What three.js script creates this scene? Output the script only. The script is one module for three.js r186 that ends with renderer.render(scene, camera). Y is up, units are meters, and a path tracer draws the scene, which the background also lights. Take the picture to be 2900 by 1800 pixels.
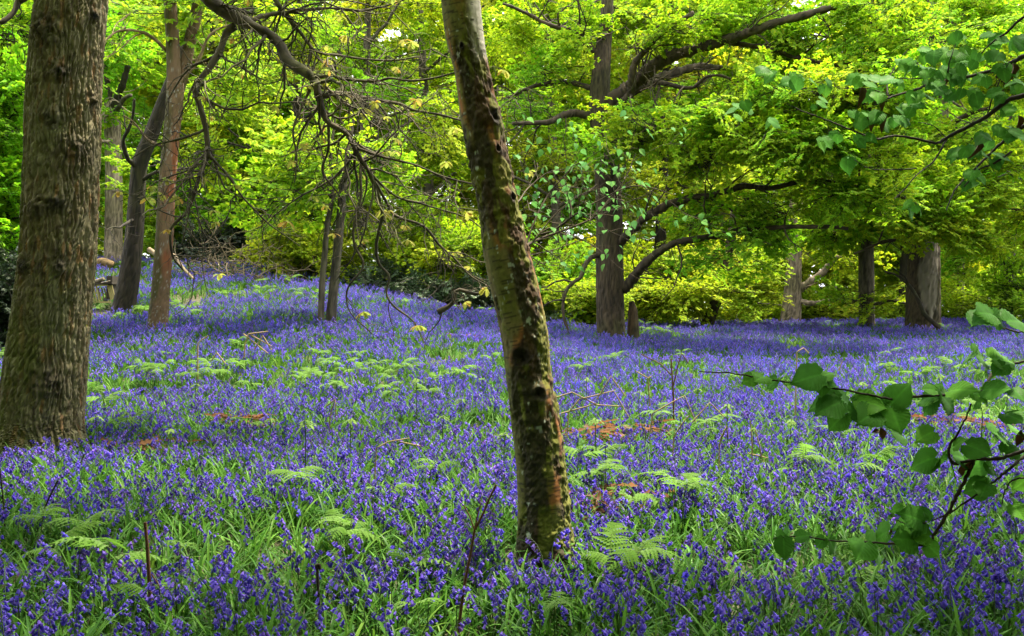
import * as THREE from 'three';

// ---------------------------------------------------------------- camera, sky, sun, exposure
const scene = new THREE.Scene();
const F = 2846, EYE = 1.5, PITCH = -Math.atan(20 / F);          // focal length in pixels of the 2900 x 1800 photograph
const camera = new THREE.PerspectiveCamera(2 * Math.atan(900 / F) * 180 / Math.PI, 2900 / 1800, 0.1, 1200);
camera.position.set(0, EYE, 0);
camera.rotation.x = PITCH;

{ // bright, thinly clouded sky
  const W = 256, Hh = 128, data = new Float32Array(W * Hh * 4);
  const n = (x, y) => Math.sin(x * 3 + Math.sin(y * 5) * 1.3) * 0.5 + Math.sin(x * 7 + y * 11 + 1.7) * 0.25 + Math.sin(x * 14 - y * 9) * 0.12;
  for (let j = 0; j < Hh; j++) for (let i = 0; i < W; i++) {
    const el = (j + 0.5) / Hh * Math.PI - Math.PI / 2, az = i / W * Math.PI * 2, k = (j * W + i) * 4;
    const b = (0.86 + 0.34 * Math.max(0, Math.sin(el))) * (1 + 0.05 * n(az, el * 2));
    data[k] = b * 1.0; data[k + 1] = b * 1.01; data[k + 2] = b * 1.03; data[k + 3] = 1;
  }
  const t = new THREE.DataTexture(data, W, Hh, THREE.RGBAFormat, THREE.FloatType);
  t.mapping = THREE.EquirectangularReflectionMapping; t.magFilter = THREE.LinearFilter; t.needsUpdate = true;
  scene.background = t; scene.environment = t;
}
const sun = new THREE.DirectionalLight(0xfff1d8, 4.2);
sun.position.set(20, 64, -38);
sun.shadow.radius = 7; sun.castShadow = true;
sun.shadow.mapSize.set(2048, 2048);
Object.assign(sun.shadow.camera, { left: -60, right: 60, top: 60, bottom: -60, near: 1, far: 220 });
sun.target.position.set(0, 0, -24);
scene.add(sun, sun.target);
const EXPOSURE = 4.2;

// ---------------------------------------------------------------- helpers
const V = (x, y, z) => new THREE.Vector3(x, y, z);
function rng(seed) { let s = seed | 0; return () => { s = (s + 0x6d2b79f5) | 0; let t = Math.imul(s ^ (s >>> 15), 1 | s); t = (t + Math.imul(t ^ (t >>> 7), 61 | t)) ^ t; return ((t ^ (t >>> 14)) >>> 0) / 4294967296; }; }
const lerp = (a, b, t) => a + (b - a) * t, clamp = (x, a = 0, b = 1) => Math.min(b, Math.max(a, x));
const smooth = (x, a, b) => { const t = clamp((x - a) / (b - a)); return t * t * (3 - 2 * t); };
const hash = (x, y, z) => { let h = Math.imul(x, 374761393) ^ Math.imul(y, 668265263) ^ Math.imul(z, 2147483647 - 61); h = Math.imul(h ^ (h >>> 13), 1274126177); h ^= h >>> 16; return (h >>> 0) / 4294967296; };
function noise(x, y, z = 0) {
  const X = Math.floor(x), Y = Math.floor(y), Z = Math.floor(z); let a = x - X, b = y - Y, c = z - Z;
  a = a * a * (3 - 2 * a); b = b * b * (3 - 2 * b); c = c * c * (3 - 2 * c);
  const l = (p, q, t) => p + (q - p) * t;
  return l(l(l(hash(X, Y, Z), hash(X + 1, Y, Z), a), l(hash(X, Y + 1, Z), hash(X + 1, Y + 1, Z), a), b),
    l(l(hash(X, Y, Z + 1), hash(X + 1, Y, Z + 1), a), l(hash(X, Y + 1, Z + 1), hash(X + 1, Y + 1, Z + 1), a), b), c);
}
const fbm = (x, y, z = 0, o = 4) => { let s = 0, a = 0.5, t = 0; for (let i = 0; i < o; i++) { s += a * noise(x, y, z); t += a; x = x * 2.03 + 7.1; y = y * 2.03 + 3.3; z = z * 2.03 + 1.9; a *= 0.5; } return s / t; };
function cells(x, y) {                                           // distance to the nearest cell border, cell hash
  const X = Math.floor(x), Y = Math.floor(y); let f1 = 9, f2 = 9, id = 0;
  for (let j = -1; j <= 1; j++) for (let i = -1; i <= 1; i++) {
    const cx = X + i, cy = Y + j, dx = cx + 0.1 + 0.8 * hash(cx, cy, 11) - x, dy = cy + 0.1 + 0.8 * hash(cx, cy, 23) - y, d = Math.hypot(dx, dy);
    if (d < f1) { f2 = f1; f1 = d; id = hash(cx, cy, 37); } else if (d < f2) f2 = d;
  }
  return [f2 - f1, id];
}
const CP = Math.cos(PITCH), SP = Math.sin(PITCH);
function at(px, py, d) { const x = (px - 1450) / F * d, y = (900 - py) / F * d, z = -d; return V(x, EYE + y * CP - z * SP, y * SP + z * CP); }

// terrain heights: rows are distances, columns directions
const ROWS = [0, 4, 6, 10, 15, 20, 26, 35, 45, 70, 120], COLS = [-400, 0, 450, 950, 1400, 1800, 2400, 2900, 3300];
const HT = [
  [0, 0, 0, 0, 0, 0, 0, 0, 0], [0, 0, 0, 0, 0, 0, 0, 0, 0], [0, 0, 0, 0, 0, 0, 0, 0, 0], [0.03, 0.02, 0.05, 0.05, 0.04, 0.02, 0, 0, 0],
  [0.45, 0.45, 0.45, 0.42, 0.3, 0.15, 0.12, 0.12, 0.12], [1.0, 1.0, 1.0, 1.08, 0.7, 0.36, 0.36, 0.4, 0.4], [1.78, 1.78, 1.75, 1.7, 1.08, 0.58, 0.6, 0.66, 0.66],
  [3.0, 3.0, 3.0, 2.5, 1.46, 0.84, 0.86, 0.9, 0.9], [3.4, 3.4, 3.35, 2.62, 1.45, 0.72, 0.76, 0.8, 0.8], [3.2, 3.2, 3.1, 2.4, 1.3, 0.7, 0.7, 0.7, 0.7], [3.2, 3.2, 3.1, 2.4, 1.3, 0.7, 0.7, 0.7, 0.7]];
function spline(a, b, c, d, t) { return b + 0.5 * t * (c - a + t * (2 * a - 5 * b + 4 * c - d + t * (3 * (b - c) + d - a))); }
function H(x, z) {
  const d = clamp(-z, 0.01, 119.9), u = clamp(x / Math.max(d, 2) * F + 1450, -399, 3299);
  let r = 0; while (ROWS[r + 1] <= d) r++; let c = 0; while (COLS[c + 1] <= u) c++;
  const tr = (d - ROWS[r]) / (ROWS[r + 1] - ROWS[r]), tc = (u - COLS[c]) / (COLS[c + 1] - COLS[c]);
  const R = (k) => HT[clamp(k, 0, 10)], g = (row) => spline(row[Math.max(c - 1, 0)], row[c], row[c + 1], row[Math.min(c + 2, 8)], tc);
  return spline(g(R(r - 1)), g(R(r)), g(R(r + 1)), g(R(r + 2)), tr) + 0.07 * (fbm(x * 0.6 + 40, z * 0.6, 3, 2) - 0.5);
}
const ground = (px, d) => { const x = (px - 1450) / F * d; return V(x, H(x, -d), -d); };

class Buf {
  constructor() { this.p = []; this.n = []; this.c = []; this.i = []; }
  vert(p, n, c) { this.p.push(p.x, p.y, p.z); this.n.push(n.x, n.y, n.z); this.c.push(c[0], c[1], c[2]); return this.p.length / 3 - 1; }
  tri(a, b, c) { this.i.push(a, b, c); }
  geometry(origin) {
    const { p, n, i } = this;
    for (let k = 0; k < i.length; k += 3) {                      // every face is wound towards its normals
      const a = i[k] * 3, b = i[k + 1] * 3, c = i[k + 2] * 3, ux = p[b] - p[a], uy = p[b + 1] - p[a + 1], uz = p[b + 2] - p[a + 2], vx = p[c] - p[a], vy = p[c + 1] - p[a + 1], vz = p[c + 2] - p[a + 2];
      if ((uy * vz - uz * vy) * (n[a] + n[b] + n[c]) + (uz * vx - ux * vz) * (n[a + 1] + n[b + 1] + n[c + 1]) + (ux * vy - uy * vx) * (n[a + 2] + n[b + 2] + n[c + 2]) < 0) { const t = i[k + 1]; i[k + 1] = i[k + 2]; i[k + 2] = t; }
    }
    const g = new THREE.BufferGeometry();
    g.setAttribute('position', new THREE.BufferAttribute(new Float32Array(this.p), 3));
    g.setAttribute('normal', new THREE.BufferAttribute(new Float32Array(this.n), 3));
    g.setAttribute('color', new THREE.BufferAttribute(new Float32Array(this.c), 3));
    g.setIndex(new THREE.BufferAttribute(new Uint32Array(this.i), 1));
    if (origin) g.translate(-origin.x, -origin.y, -origin.z);
    return g;
  }
}
const _x = V(1, 0, 0);
function tube(b, pts, radii, segs, colorOf, cap = true) {        // tapered tube through the points
  const N = pts.length, t = V(0, 0, 0), u = V(0, 0, 0), w = V(0, 0, 0), first = b.p.length / 3, n = V(0, 0, 0), p = V(0, 0, 0);
  for (let i = 0; i < N; i++) {
    t.subVectors(pts[Math.min(i + 1, N - 1)], pts[Math.max(i - 1, 0)]).normalize();
    if (!i) { u.copy(Math.abs(t.y) > 0.9 ? _x : V(0, 1, 0)); }
    u.addScaledVector(t, -u.dot(t)).normalize(); w.crossVectors(t, u);
    for (let k = 0; k < segs; k++) {
      const a = k / segs * Math.PI * 2; n.copy(u).multiplyScalar(Math.cos(a)).addScaledVector(w, Math.sin(a));
      p.copy(pts[i]).addScaledVector(n, radii[i]); b.vert(p, n, typeof colorOf === 'function' ? colorOf(p, n) : colorOf);
    }
  }
  for (let i = 0; i < N - 1; i++) for (let k = 0; k < segs; k++) {
    const a = first + i * segs + k, c = first + i * segs + (k + 1) % segs; b.tri(a, c, a + segs); b.tri(c, c + segs, a + segs);
  }
  if (cap) for (const [row, s] of [[0, -1], [N - 1, 1]]) {
    t.subVectors(pts[Math.min(row + 1, N - 1)], pts[Math.max(row - 1, 0)]).normalize().multiplyScalar(s);
    const m = b.vert(pts[row], t, typeof colorOf === 'function' ? colorOf(pts[row], t) : colorOf);
    for (let k = 0; k < segs; k++) { const a = first + row * segs + k, c = first + row * segs + (k + 1) % segs; s > 0 ? b.tri(a, c, m) : b.tri(c, a, m); }
  }
}
function curve(points, n) { return new THREE.CatmullRomCurve3(points, false, 'centripetal').getPoints(n); }
function interp(list, t) { const f = t * (list.length - 1), k = Math.min(Math.floor(f), list.length - 2); return lerp(list[k], list[k + 1], f - k); }

const taken = new Map();
function numbered(name) { const k = taken.get(name) ?? 0; taken.set(name, k + 1); return k ? name + '_' + String(k).padStart(3, '0') : name; }
function thing(name, label, category, pos, group) {
  const o = new THREE.Group(); o.name = numbered(name); o.position.copy(pos ?? V(0, 0, 0)); o.userData = { label, category };
  if (group) o.userData.group = group; scene.add(o); return o;
}
function mesh(name, geometry, material, parent, kind) {
  const m = new THREE.Mesh(geometry, material); m.name = name; m.castShadow = m.receiveShadow = true; if (kind) m.userData.kind = kind; parent.add(m); return m;
}
function instances(name, geometry, material, matrices, colors, parent) {
  const m = new THREE.InstancedMesh(geometry, material, matrices.length); m.name = name; m.castShadow = m.receiveShadow = true; m.userData.kind = 'stuff';
  matrices.forEach((x, i) => m.setMatrixAt(i, x)); if (colors) colors.forEach((c, i) => m.setColorAt(i, c)); parent.add(m); return m;
}

// ---------------------------------------------------------------- materials
const barkMat = new THREE.MeshStandardMaterial({ vertexColors: true, roughness: 0.95 });
const leafMat = new THREE.MeshPhysicalMaterial({ vertexColors: true, roughness: 0.95, transmission: 0.58, specularIntensity: 0.15, thickness: 0, side: THREE.DoubleSide });
const glossLeafMat = new THREE.MeshPhysicalMaterial({ vertexColors: true, roughness: 0.9, transmission: 0.42, specularIntensity: 0.15, thickness: 0, clearcoat: 0.07, clearcoatRoughness: 0.38, side: THREE.DoubleSide });
const hollyMat = new THREE.MeshPhysicalMaterial({ vertexColors: true, roughness: 0.9, transmission: 0.12, thickness: 0, clearcoat: 0.5, clearcoatRoughness: 0.3, side: THREE.DoubleSide });
const bladeMat = new THREE.MeshPhysicalMaterial({ vertexColors: true, roughness: 0.9, transmission: 0.4, specularIntensity: 0.15, thickness: 0, clearcoat: 0.14, clearcoatRoughness: 0.3, side: THREE.DoubleSide });
const petalMat = new THREE.MeshPhysicalMaterial({ vertexColors: true, roughness: 0.95, transmission: 0.42, specularIntensity: 0.15, thickness: 0, side: THREE.DoubleSide });

// ---------------------------------------------------------------- ground
{
  const xs = [], zs = [];
  for (let i = -70; i <= 70; i++) { const t = i / 70; xs.push(Math.sign(t) * (26 * Math.abs(t) + 300 * Math.abs(t) ** 6)); }
  for (let i = 0; i <= 150; i++) { const t = i / 150; zs.push(12 - 72 * t - 440 * t ** 9); }
  const b = new Buf();
  for (const z of zs) for (const x of xs) {
    const e = 0.2, n = V(H(x - e, z) - H(x + e, z), 2 * e, H(x, z - e) - H(x, z + e)).normalize(), k = fbm(x * 1.3, z * 1.3, 5), m = fbm(x * 9, z * 9, 2, 2);
    b.vert(V(x, H(x, z), z), n, [lerp(0.035, 0.07, k) * (0.7 + 0.6 * m), lerp(0.04, 0.055, m), 0.022]);
  }
  const W = xs.length;
  for (let j = 0; j < zs.length - 1; j++) for (let i = 0; i < W - 1; i++) { const a = j * W + i; b.tri(a, a + 1, a + W); b.tri(a + 1, a + W + 1, a + W); }
  const g = mesh('ground', b.geometry(), barkMat, scene); g.userData = { kind: 'structure', label: 'brown woodland floor of leaf litter under the bluebells', category: 'ground' };
}

// ---------------------------------------------------------------- leaves
function leafShape(b, m, len, wid, color, { fold = 0.25, curl = 0.2, outline = [0.0, 0.75, 1.0, 0.8, 0.0] } = {}) {
  // a leaf along +x of matrix m: outline gives half widths at even steps, folded along its midrib and curled down
  const K = outline.length, p = V(0, 0, 0), n = V(0, 0, 0), rows = [], nm = new THREE.Matrix3().getNormalMatrix(m);
  for (let k = 0; k < K; k++) {
    const t = k / (K - 1), x = t * len, y = -curl * len * t * t, w = outline[k] * wid / 2, nx = 2 * curl * t;
    n.set(nx, 1, 0).normalize().applyMatrix3(nm).normalize();
    p.set(x, y, 0).applyMatrix4(m); const c = b.vert(p, n, color); let l = c, r = c;
    if (w > 0) {
      p.set(x, y + w * fold, w).applyMatrix4(m); n.set(nx, 1, -fold).normalize().applyMatrix3(nm).normalize(); l = b.vert(p, n, color);
      p.set(x, y + w * fold, -w).applyMatrix4(m); n.set(nx, 1, fold).normalize().applyMatrix3(nm).normalize(); r = b.vert(p, n, color);
    }
    rows.push([c, l, r]);
  }
  for (let k = 0; k < K - 1; k++) {
    const [c, l, r] = rows[k], [C, L, R] = rows[k + 1];
    if (l !== c) b.tri(c, l, L !== C ? L : C); if (L !== C) b.tri(c, L, C); if (r !== c) b.tri(c, R !== C ? R : C, r); if (R !== C) b.tri(c, C, R);
  }
}
const O_KITE = [0, 0.8, 1, 0], O_OVAL = [0, 0.85, 1, 0.75, 0], O_OAK = [0, 0.42, 0.3, 0.8, 0.5, 1.0, 0.62, 0.95, 0.5, 0];
const M4 = () => new THREE.Matrix4();
function frame(pos, dir, up, roll = 0) {                          // x along dir, y near up
  const x = dir.clone().normalize(), z = V(0, 0, 0).crossVectors(x, up); if (z.lengthSq() < 1e-6) z.set(0, 0, 1); z.normalize();
  const y = V(0, 0, 0).crossVectors(z, x); if (roll) { const c = Math.cos(roll), s = Math.sin(roll), y2 = y.clone().multiplyScalar(c).addScaledVector(z, s); z.multiplyScalar(c).addScaledVector(y, -s); y.copy(y2); }
  return M4().makeBasis(x, y, z).setPosition(pos);
}
const jitter = (r, s) => V((r() - 0.5) * s, (r() - 0.5) * s, (r() - 0.5) * s);
const TWIG = [0.03, 0.023, 0.013];
function rosette(b, r, pos, dir, n, len, wid, palette, o) {
  for (let k = 0; k < n; k++) {
    const a = k / n * Math.PI * 2 + r(), d = V(Math.cos(a), 0.15 - 0.35 * r(), Math.sin(a)).addScaledVector(dir, 0.55).normalize();
    const c = palette[Math.floor(r() * palette.length)], q = 0.85 + 0.3 * r();
    leafShape(b, frame(pos, d, V(0, 1, 0).add(jitter(r, 1.0)), 0), len * (0.7 + 0.5 * r()), wid * (0.75 + 0.4 * r()), [c[0] * q, c[1] * q, c[2] * q], o);
  }
}
// a flat leafy bough about 2R long that grows along +x
function bough(seed, R, twigs, len, wid, palette, o = {}) {
  const r = rng(seed), b = new Buf(), main = [V(0, 0, 0)];
  for (let k = 1; k <= 5; k++) main.push(V(k / 5 * R * 1.6, (r() - 0.5) * 0.12 * R - 0.05 * R * k / 5, (r() - 0.5) * 0.25 * R));
  tube(b, main, [0.011, 0.01, 0.008, 0.007, 0.005, 0.003], 3, TWIG, false);
  const c = new THREE.CatmullRomCurve3(main);
  for (let k = 0; k < twigs; k++) {
    const t = 0.12 + 0.88 * k / (twigs - 1), s = c.getPoint(t), side = k % 2 ? 1 : -1, L = R * (1.05 - 0.65 * t) * (0.55 + 0.6 * r());
    const d = V(0.75 + 0.5 * r(), (r() - 0.45) * 0.7, side * (0.7 + 0.5 * r())).normalize(), e = s.clone().addScaledVector(d, L), mid = s.clone().lerp(e, 0.5).add(jitter(r, 0.12 * L));
    tube(b, [s, mid, e], [0.005, 0.004, 0.0022], 3, TWIG, false);
    const ro = o.rosettes ?? 3;
    for (let q = 0; q < ro; q++) rosette(b, r, (q === 0 ? e : s.clone().lerp(e, 0.3 + 0.65 * r())).add(jitter(r, 0.1 * R)), d, Math.round((o.n ?? 5) * (0.7 + 0.6 * r())), len, wid, palette, o);
  }
  return b.geometry();
}
const P_OAK = [[0.30, 0.47, 0.015], [0.25, 0.43, 0.015], [0.35, 0.50, 0.018], [0.20, 0.38, 0.015], [0.40, 0.50, 0.02]];
const P_BEECH = [[0.30, 0.46, 0.015], [0.35, 0.49, 0.018], [0.23, 0.40, 0.015], [0.41, 0.50, 0.02]];
const P_HOLLY = [[0.03, 0.07, 0.018], [0.045, 0.1, 0.02], [0.02, 0.05, 0.015]];
const B_OAK = [1, 2, 3].map((s) => bough(s, 0.6, 8, 0.12, 0.058, P_OAK, { outline: O_OVAL, rosettes: 2, n: 6, curl: 0.25 }));
const B_ROUND = [11, 12, 13].map((s) => bough(s, 0.6, 10, 0.07, 0.052, P_BEECH, { outline: O_OVAL, rosettes: 4, n: 4, curl: 0.15, fold: 0.12 }));
const B_FAR = [21, 22, 23].map((s) => bough(s, 0.9, 10, 0.13, 0.09, P_BEECH, { outline: O_KITE, rosettes: 4, n: 5, curl: 0.2 }));
const B_HOLLY = [31, 32].map((s) => bough(s, 0.4, 9, 0.065, 0.036, P_HOLLY, { outline: O_OVAL, rosettes: 4, n: 5, curl: 0.2, fold: 0.3 }));

// ---------------------------------------------------------------- trees
function barkColor(style) {
  return (p, n) => {
    const a = fbm(p.x * 3 + 9, p.y * 1.1, p.z * 3, 3), f = fbm(p.x * 26, p.y * 5, p.z * 26, 3), q = 0.35 + 1.3 * smooth(f, 0.25, 0.75), moss = smooth(fbm(p.x * 1.7, p.y * 1.2 + 30, p.z * 1.7, 3), 0.5, 0.66) * (style.moss ?? 0.4);
    const c = [0, 1, 2].map((k) => lerp(style.a[k], style.b[k], a) * q), m = style.mossColor ?? [0.075, 0.085, 0.014];
    return c.map((v, k) => lerp(v, m[k] * q, moss));
  };
}
const S_OAK = { a: [0.022, 0.015, 0.008], b: [0.055, 0.04, 0.022], moss: 0.4, mossColor: [0.035, 0.04, 0.007] };
const S_DARK = { a: [0.011, 0.008, 0.005], b: [0.026, 0.019, 0.011], moss: 0.5, mossColor: [0.022, 0.025, 0.005] };
const S_PALE = { a: [0.095, 0.07, 0.046], b: [0.18, 0.142, 0.10], moss: 0.12, mossColor: [0.06, 0.065, 0.012] };
const S_GREY = { a: [0.035, 0.03, 0.022], b: [0.085, 0.07, 0.05], moss: 0.3, mossColor: [0.04, 0.044, 0.008] };

class Tree {
  constructor(name, label, base, { category = 'tree', group, style = S_OAK, seed = 1 } = {}) {
    this.base = base; this.root = thing(name, label, category, base, group); this.style = style; this.color = barkColor(style); this.r = rng(seed); this.nodes = []; this.twigs = new Buf(); this.boughs = [];
  }
  // rings: [px, py, width in px]; rows denser in view; displace(angle, height, radius) -> metres
  trunk(rings, d, { segs = 48, rows = 140, displace, color, depths, flare = 0.35, rough = 0.03, name = 'trunk', upTo } = {}) {
    const P = rings.map(([px, py], k) => at(px, py, depths ? depths[k] : d)), R = rings.map(([, , w], k) => w / 2 / F * (depths ? depths[k] : d));
    const low = P[0].clone(); low.y -= 0.35; P.unshift(low); R.unshift(R[0] * (1 + flare));
    if (upTo) { const e = P[P.length - 1], q = P[P.length - 2], dir = e.clone().sub(q).normalize(); P.push(e.clone().addScaledVector(dir, (upTo - e.y) / 2 / Math.max(dir.y, 0.5)), e.clone().addScaledVector(dir, (upTo - e.y) / Math.max(dir.y, 0.5))); R.push(R[R.length - 1] * 0.85); R.push(R[R.length - 1] * 0.4); }
    const c = new THREE.CatmullRomCurve3(P, false, 'centripetal'), ts = [];
    for (let k = 0; k <= rows; k++) ts.push(k / rows);
    const b = new Buf(), u = V(0, 0, 0), w = V(0, 0, 0), n = V(0, 0, 0), p = V(0, 0, 0), pts = [];
    for (let i = 0; i <= rows; i++) {
      const t = ts[i], ctr = c.getPoint(t), tan = c.getTangent(t), rad = interpSmooth(R, t);
      u.set(1, 0, 0).addScaledVector(tan, -tan.x).normalize(); w.crossVectors(u, tan).normalize(); if (i % 4 === 0) this.nodes.push({ p: ctr.clone(), r: rad });
      for (let k = 0; k < segs; k++) {
        const a = k / segs * Math.PI * 2, ca = Math.cos(a), sa = Math.sin(a); n.copy(u).multiplyScalar(ca).addScaledVector(w, sa);
        let dr = rad * rough * (fbm(ca * 1.5 + 5, ctr.y * 1.2, sa * 1.5, 3) - 0.5) * 4;
        if (displace) dr += displace(a, ctr.y, rad); else dr += bark(a, ctr.y, rad, this.base.x);
        p.copy(ctr).addScaledVector(n, rad + dr); b.vert(p, n, (color ?? this.color)(p, n, a, ctr.y));
      }
    }
    for (let i = 0; i < rows; i++) for (let k = 0; k < segs; k++) { const a = i * segs + k, e = i * segs + (k + 1) % segs; b.tri(a, a + segs, e); b.tri(e, a + segs, e + segs); }
    const top = b.vert(c.getPoint(1), V(0, 1, 0), this.color(c.getPoint(1), V(0, 1, 0))); for (let k = 0; k < segs; k++) b.tri(rows * segs + (k + 1) % segs, rows * segs + k, top);
    const g = b.geometry(this.base); g.computeVertexNormals();
    return mesh(name, g, barkMat, this.root);
  }
  // rings or points [px, py, depth]
  limb(list, w0, w1, { name = 'limb', segs = 9, style, density = 1.2, sub = 1.0, level = 2, leaf = 0, gnarl = 0.25, droop = 0.0, flat = 0.6, twigStyle } = {}) {
    const P = list.map((q) => (q.isVector3 ? q : at(q[0], q[1], q[2]))), len = P.slice(1).reduce((s, p, k) => s + p.distanceTo(P[k]), 0), n = Math.max(8, Math.round(len * 16));
    const d0 = list[0].isVector3 ? 1 : list[0][2], pts = curve(P, n), rad = pts.map((_, k) => lerp(w0, w1, (k / n) ** 0.8) / 2 / F * d0);
    pts.forEach((p, k) => { if (k) p.add(V(noise(p.x * 3, p.y * 3, 4) - 0.5, noise(p.y * 3, p.z * 3, 8) - 0.5, noise(p.z * 3, p.x * 3, 2) - 0.5).multiplyScalar(gnarl * 0.22)); this.nodes.push({ p: p.clone(), r: rad[k] }); });
    const b = new Buf(), lump = pts.map((p, k) => rad[k] * (0.78 + 0.3 * noise(p.x * 6, p.y * 6, p.z * 6) + 0.25 * noise(p.x * 19, p.y * 19, p.z * 19)));
    tube(b, pts, lump, segs, style ? barkColor(style) : this.color);
    const lg = b.geometry(this.base);
    if (segs >= 9) { const a = lg.attributes.position, nn = lg.attributes.normal; for (let k = 0; k < a.count; k++) { const x = a.getX(k), y = a.getY(k), z = a.getZ(k), q = 0.5 * (rad[Math.min(n, Math.floor(k / segs))] ?? 0) * (fbm(x * 13, y * 13, z * 13, 3) - 0.5) * 2; a.setXYZ(k, x + nn.getX(k) * q, y + nn.getY(k) * q, z + nn.getZ(k) * q); } lg.computeVertexNormals(); }
    const m = mesh(name, lg, barkMat, this.root);
    this.ramify(pts, rad, { density, sub, level, leaf, gnarl, droop, flat });
    return m;
  }
  ramify(pts, rad, o) {                                          // side branches and twigs
    if (o.level <= 0 || o.density <= 0) return;
    const r = this.r, len = pts.slice(1).reduce((s, p, k) => s + p.distanceTo(pts[k]), 0), n = Math.round(len * o.density * 2.2);
    for (let k = 0; k < n; k++) {
      const t = 0.12 + 0.88 * r(), i = Math.min(pts.length - 2, Math.floor(t * (pts.length - 1))), s = pts[i], tan = pts[i + 1].clone().sub(s).normalize();
      const side = jitter(r, 2); side.y *= 1 - o.flat * 0.6; side.addScaledVector(tan, -side.dot(tan)).normalize();
      const dir = tan.multiplyScalar(0.55).addScaledVector(side, 0.9).normalize(), L = o.sub * (0.35 + 0.85 * r()) * (o.level > 1 ? 1 : 0.55);
      const q = [s.clone()], d = dir.clone(), steps = o.level > 1 ? 7 : 4;
      for (let j = 0; j < steps; j++) { d.add(jitter(r, o.gnarl * 2.2)); d.y -= o.droop * 0.3; d.normalize(); q.push(q[q.length - 1].clone().addScaledVector(d, L / steps)); }
      const r0 = Math.min(rad[i] * 0.6, 0.007 + 0.013 * L), rr = q.map((_, j) => lerp(r0, Math.min(r0 * 0.6, this.fine ?? 0.003), j / steps));
      tube(this.twigs, q, rr, o.level > 1 ? 4 : 3, this.twigColor ?? this.color, false);
      if (o.level > 1) q.forEach((p, j) => { if (j > 1) this.nodes.push({ p, r: rr[j] }); });
      this.ramify(q, rr, { ...o, level: o.level - 1, sub: o.sub * 0.6, density: o.density * 1.5 });
      if (o.level === 1 && r() < o.leaf) this.tips = [...(this.tips ?? []), [q[steps], d.clone()]];
    }
  }
  // foliage in an ellipsoid: branches reach into it from the nearest limb
  blob(c, [rx, ry, rz], n, { tint = [1, 1, 1], kind = B_OAK, vary = 0.16, scale = 1, branch = true, per = 14 } = {}) {
    const r = this.r, near = () => { let best = null, bd = 1e9; for (const q of this.nodes) { const k = q.p.distanceToSquared(c) + (q.p.y > c.y + 0.6 ? 3 : 0); if (k < bd && q.r > 0.008) { bd = k; best = q; } } return best; };
    const s = near(), subs = Math.max(2, Math.round(n / per)), reach = [];
    if (branch && s) {
      const dist = s.p.distanceTo(c), mid = s.p.clone().lerp(c, 0.5).add(jitter(r, dist * 0.22)); mid.y += 0.06 * dist;
      const q = curve([s.p.clone(), mid, c.clone()], 10), r0 = Math.min(s.r * 0.7, 0.02 + dist * 0.012), rr = q.map((_, k) => lerp(r0, 0.012, k / 10));
      tube(this.twigs, q, rr, 5, this.color, false); q.forEach((p, k) => { if (k > 3) this.nodes.push({ p, r: rr[k] }); });
      reach.push(...q.slice(4));
    } else reach.push(c);
    for (let k = 0; k < subs; k++) {
      const e = c.clone(), v = jitter(r, 2); while (v.lengthSq() > 1) v.copy(jitter(r, 2)); v.multiplyScalar(0.55 + 0.5 * r()); e.add(v.multiply(V(rx, ry, rz)));
      const from = reach[Math.floor(r() * reach.length)], q = curve([from.clone(), from.clone().lerp(e, 0.55).add(jitter(r, 0.35)), e], 6);
      tube(this.twigs, q, q.map((_, j) => lerp(0.017, 0.005, j / 6)), 3, this.color, false);
      const out = e.clone().sub(from); out.y *= 0.3; if (out.lengthSq() < 0.01) out.set(1, 0, 0); out.normalize();
      const tone = 1 - vary / 2 + vary * r(), warm = 1 + (r() - 0.5) * vary * 1.6;
      for (let j = 0; j < n / subs; j++) {
        const p = q[2 + Math.floor(r() * 5)].clone().add(V((r() - 0.5) * 0.9, (r() - 0.5) * 0.6, (r() - 0.5) * 0.9).multiplyScalar(scale));
        const d = out.clone().add(V((r() - 0.5) * 1.6, (r() - 0.55) * 1.1, (r() - 0.5) * 1.6)), k2 = scale * (0.75 + 0.55 * r());
        this.boughs.push([frame(p, d, V(0, 1, 0).add(jitter(r, 1.5))).scale(V(k2, k2, k2)), new THREE.Color().setRGB(tint[0] * tone * warm, tint[1] * tone, tint[2] * tone), kind]);
      }
    }
  }
  finish({ material = leafMat } = {}) {
    if (this.twigs.i.length) mesh('twigs', this.twigs.geometry(this.base), barkMat, this.root, 'stuff');
    if (this.boughs.length) {
      const crown = new THREE.Group(); crown.name = 'crown'; crown.userData.kind = 'stuff'; this.root.add(crown);
      const sets = new Map(), back = M4().makeTranslation(-this.base.x, -this.base.y, -this.base.z);
      this.boughs.forEach(([m, c, kind], i) => { const g = kind[i % kind.length]; if (!sets.has(g)) sets.set(g, [[], []]); sets.get(g)[0].push(m.premultiply(back)); sets.get(g)[1].push(c); });
      for (const [g, [ms, cs]] of sets) instances('leaves', g, material, ms, cs, crown);
    }
    return this.root;
  }
}
function interpSmooth(list, t) { const f = t * (list.length - 1), k = Math.min(Math.floor(f), list.length - 2), a = f - k, g = (i) => list[clamp(i, 0, list.length - 1)]; return Math.max(0.004, spline(g(k - 1), g(k), g(k + 1), g(k + 2), a)); }
function bark(a, y, rad, seed) {                                 // shallow ridges
  const s = a * rad * 14, w = noise(s * 0.7, y * 1.6, seed) * 1.4, [e] = cells(s * 1.5 + w, y * 2.2 + seed);
  return rad * 0.075 * (smooth(e, 0, 0.3) - 0.6) + rad * 0.06 * (fbm(s * 2.5, y * 9, seed + 5, 2) - 0.5);
}

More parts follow.
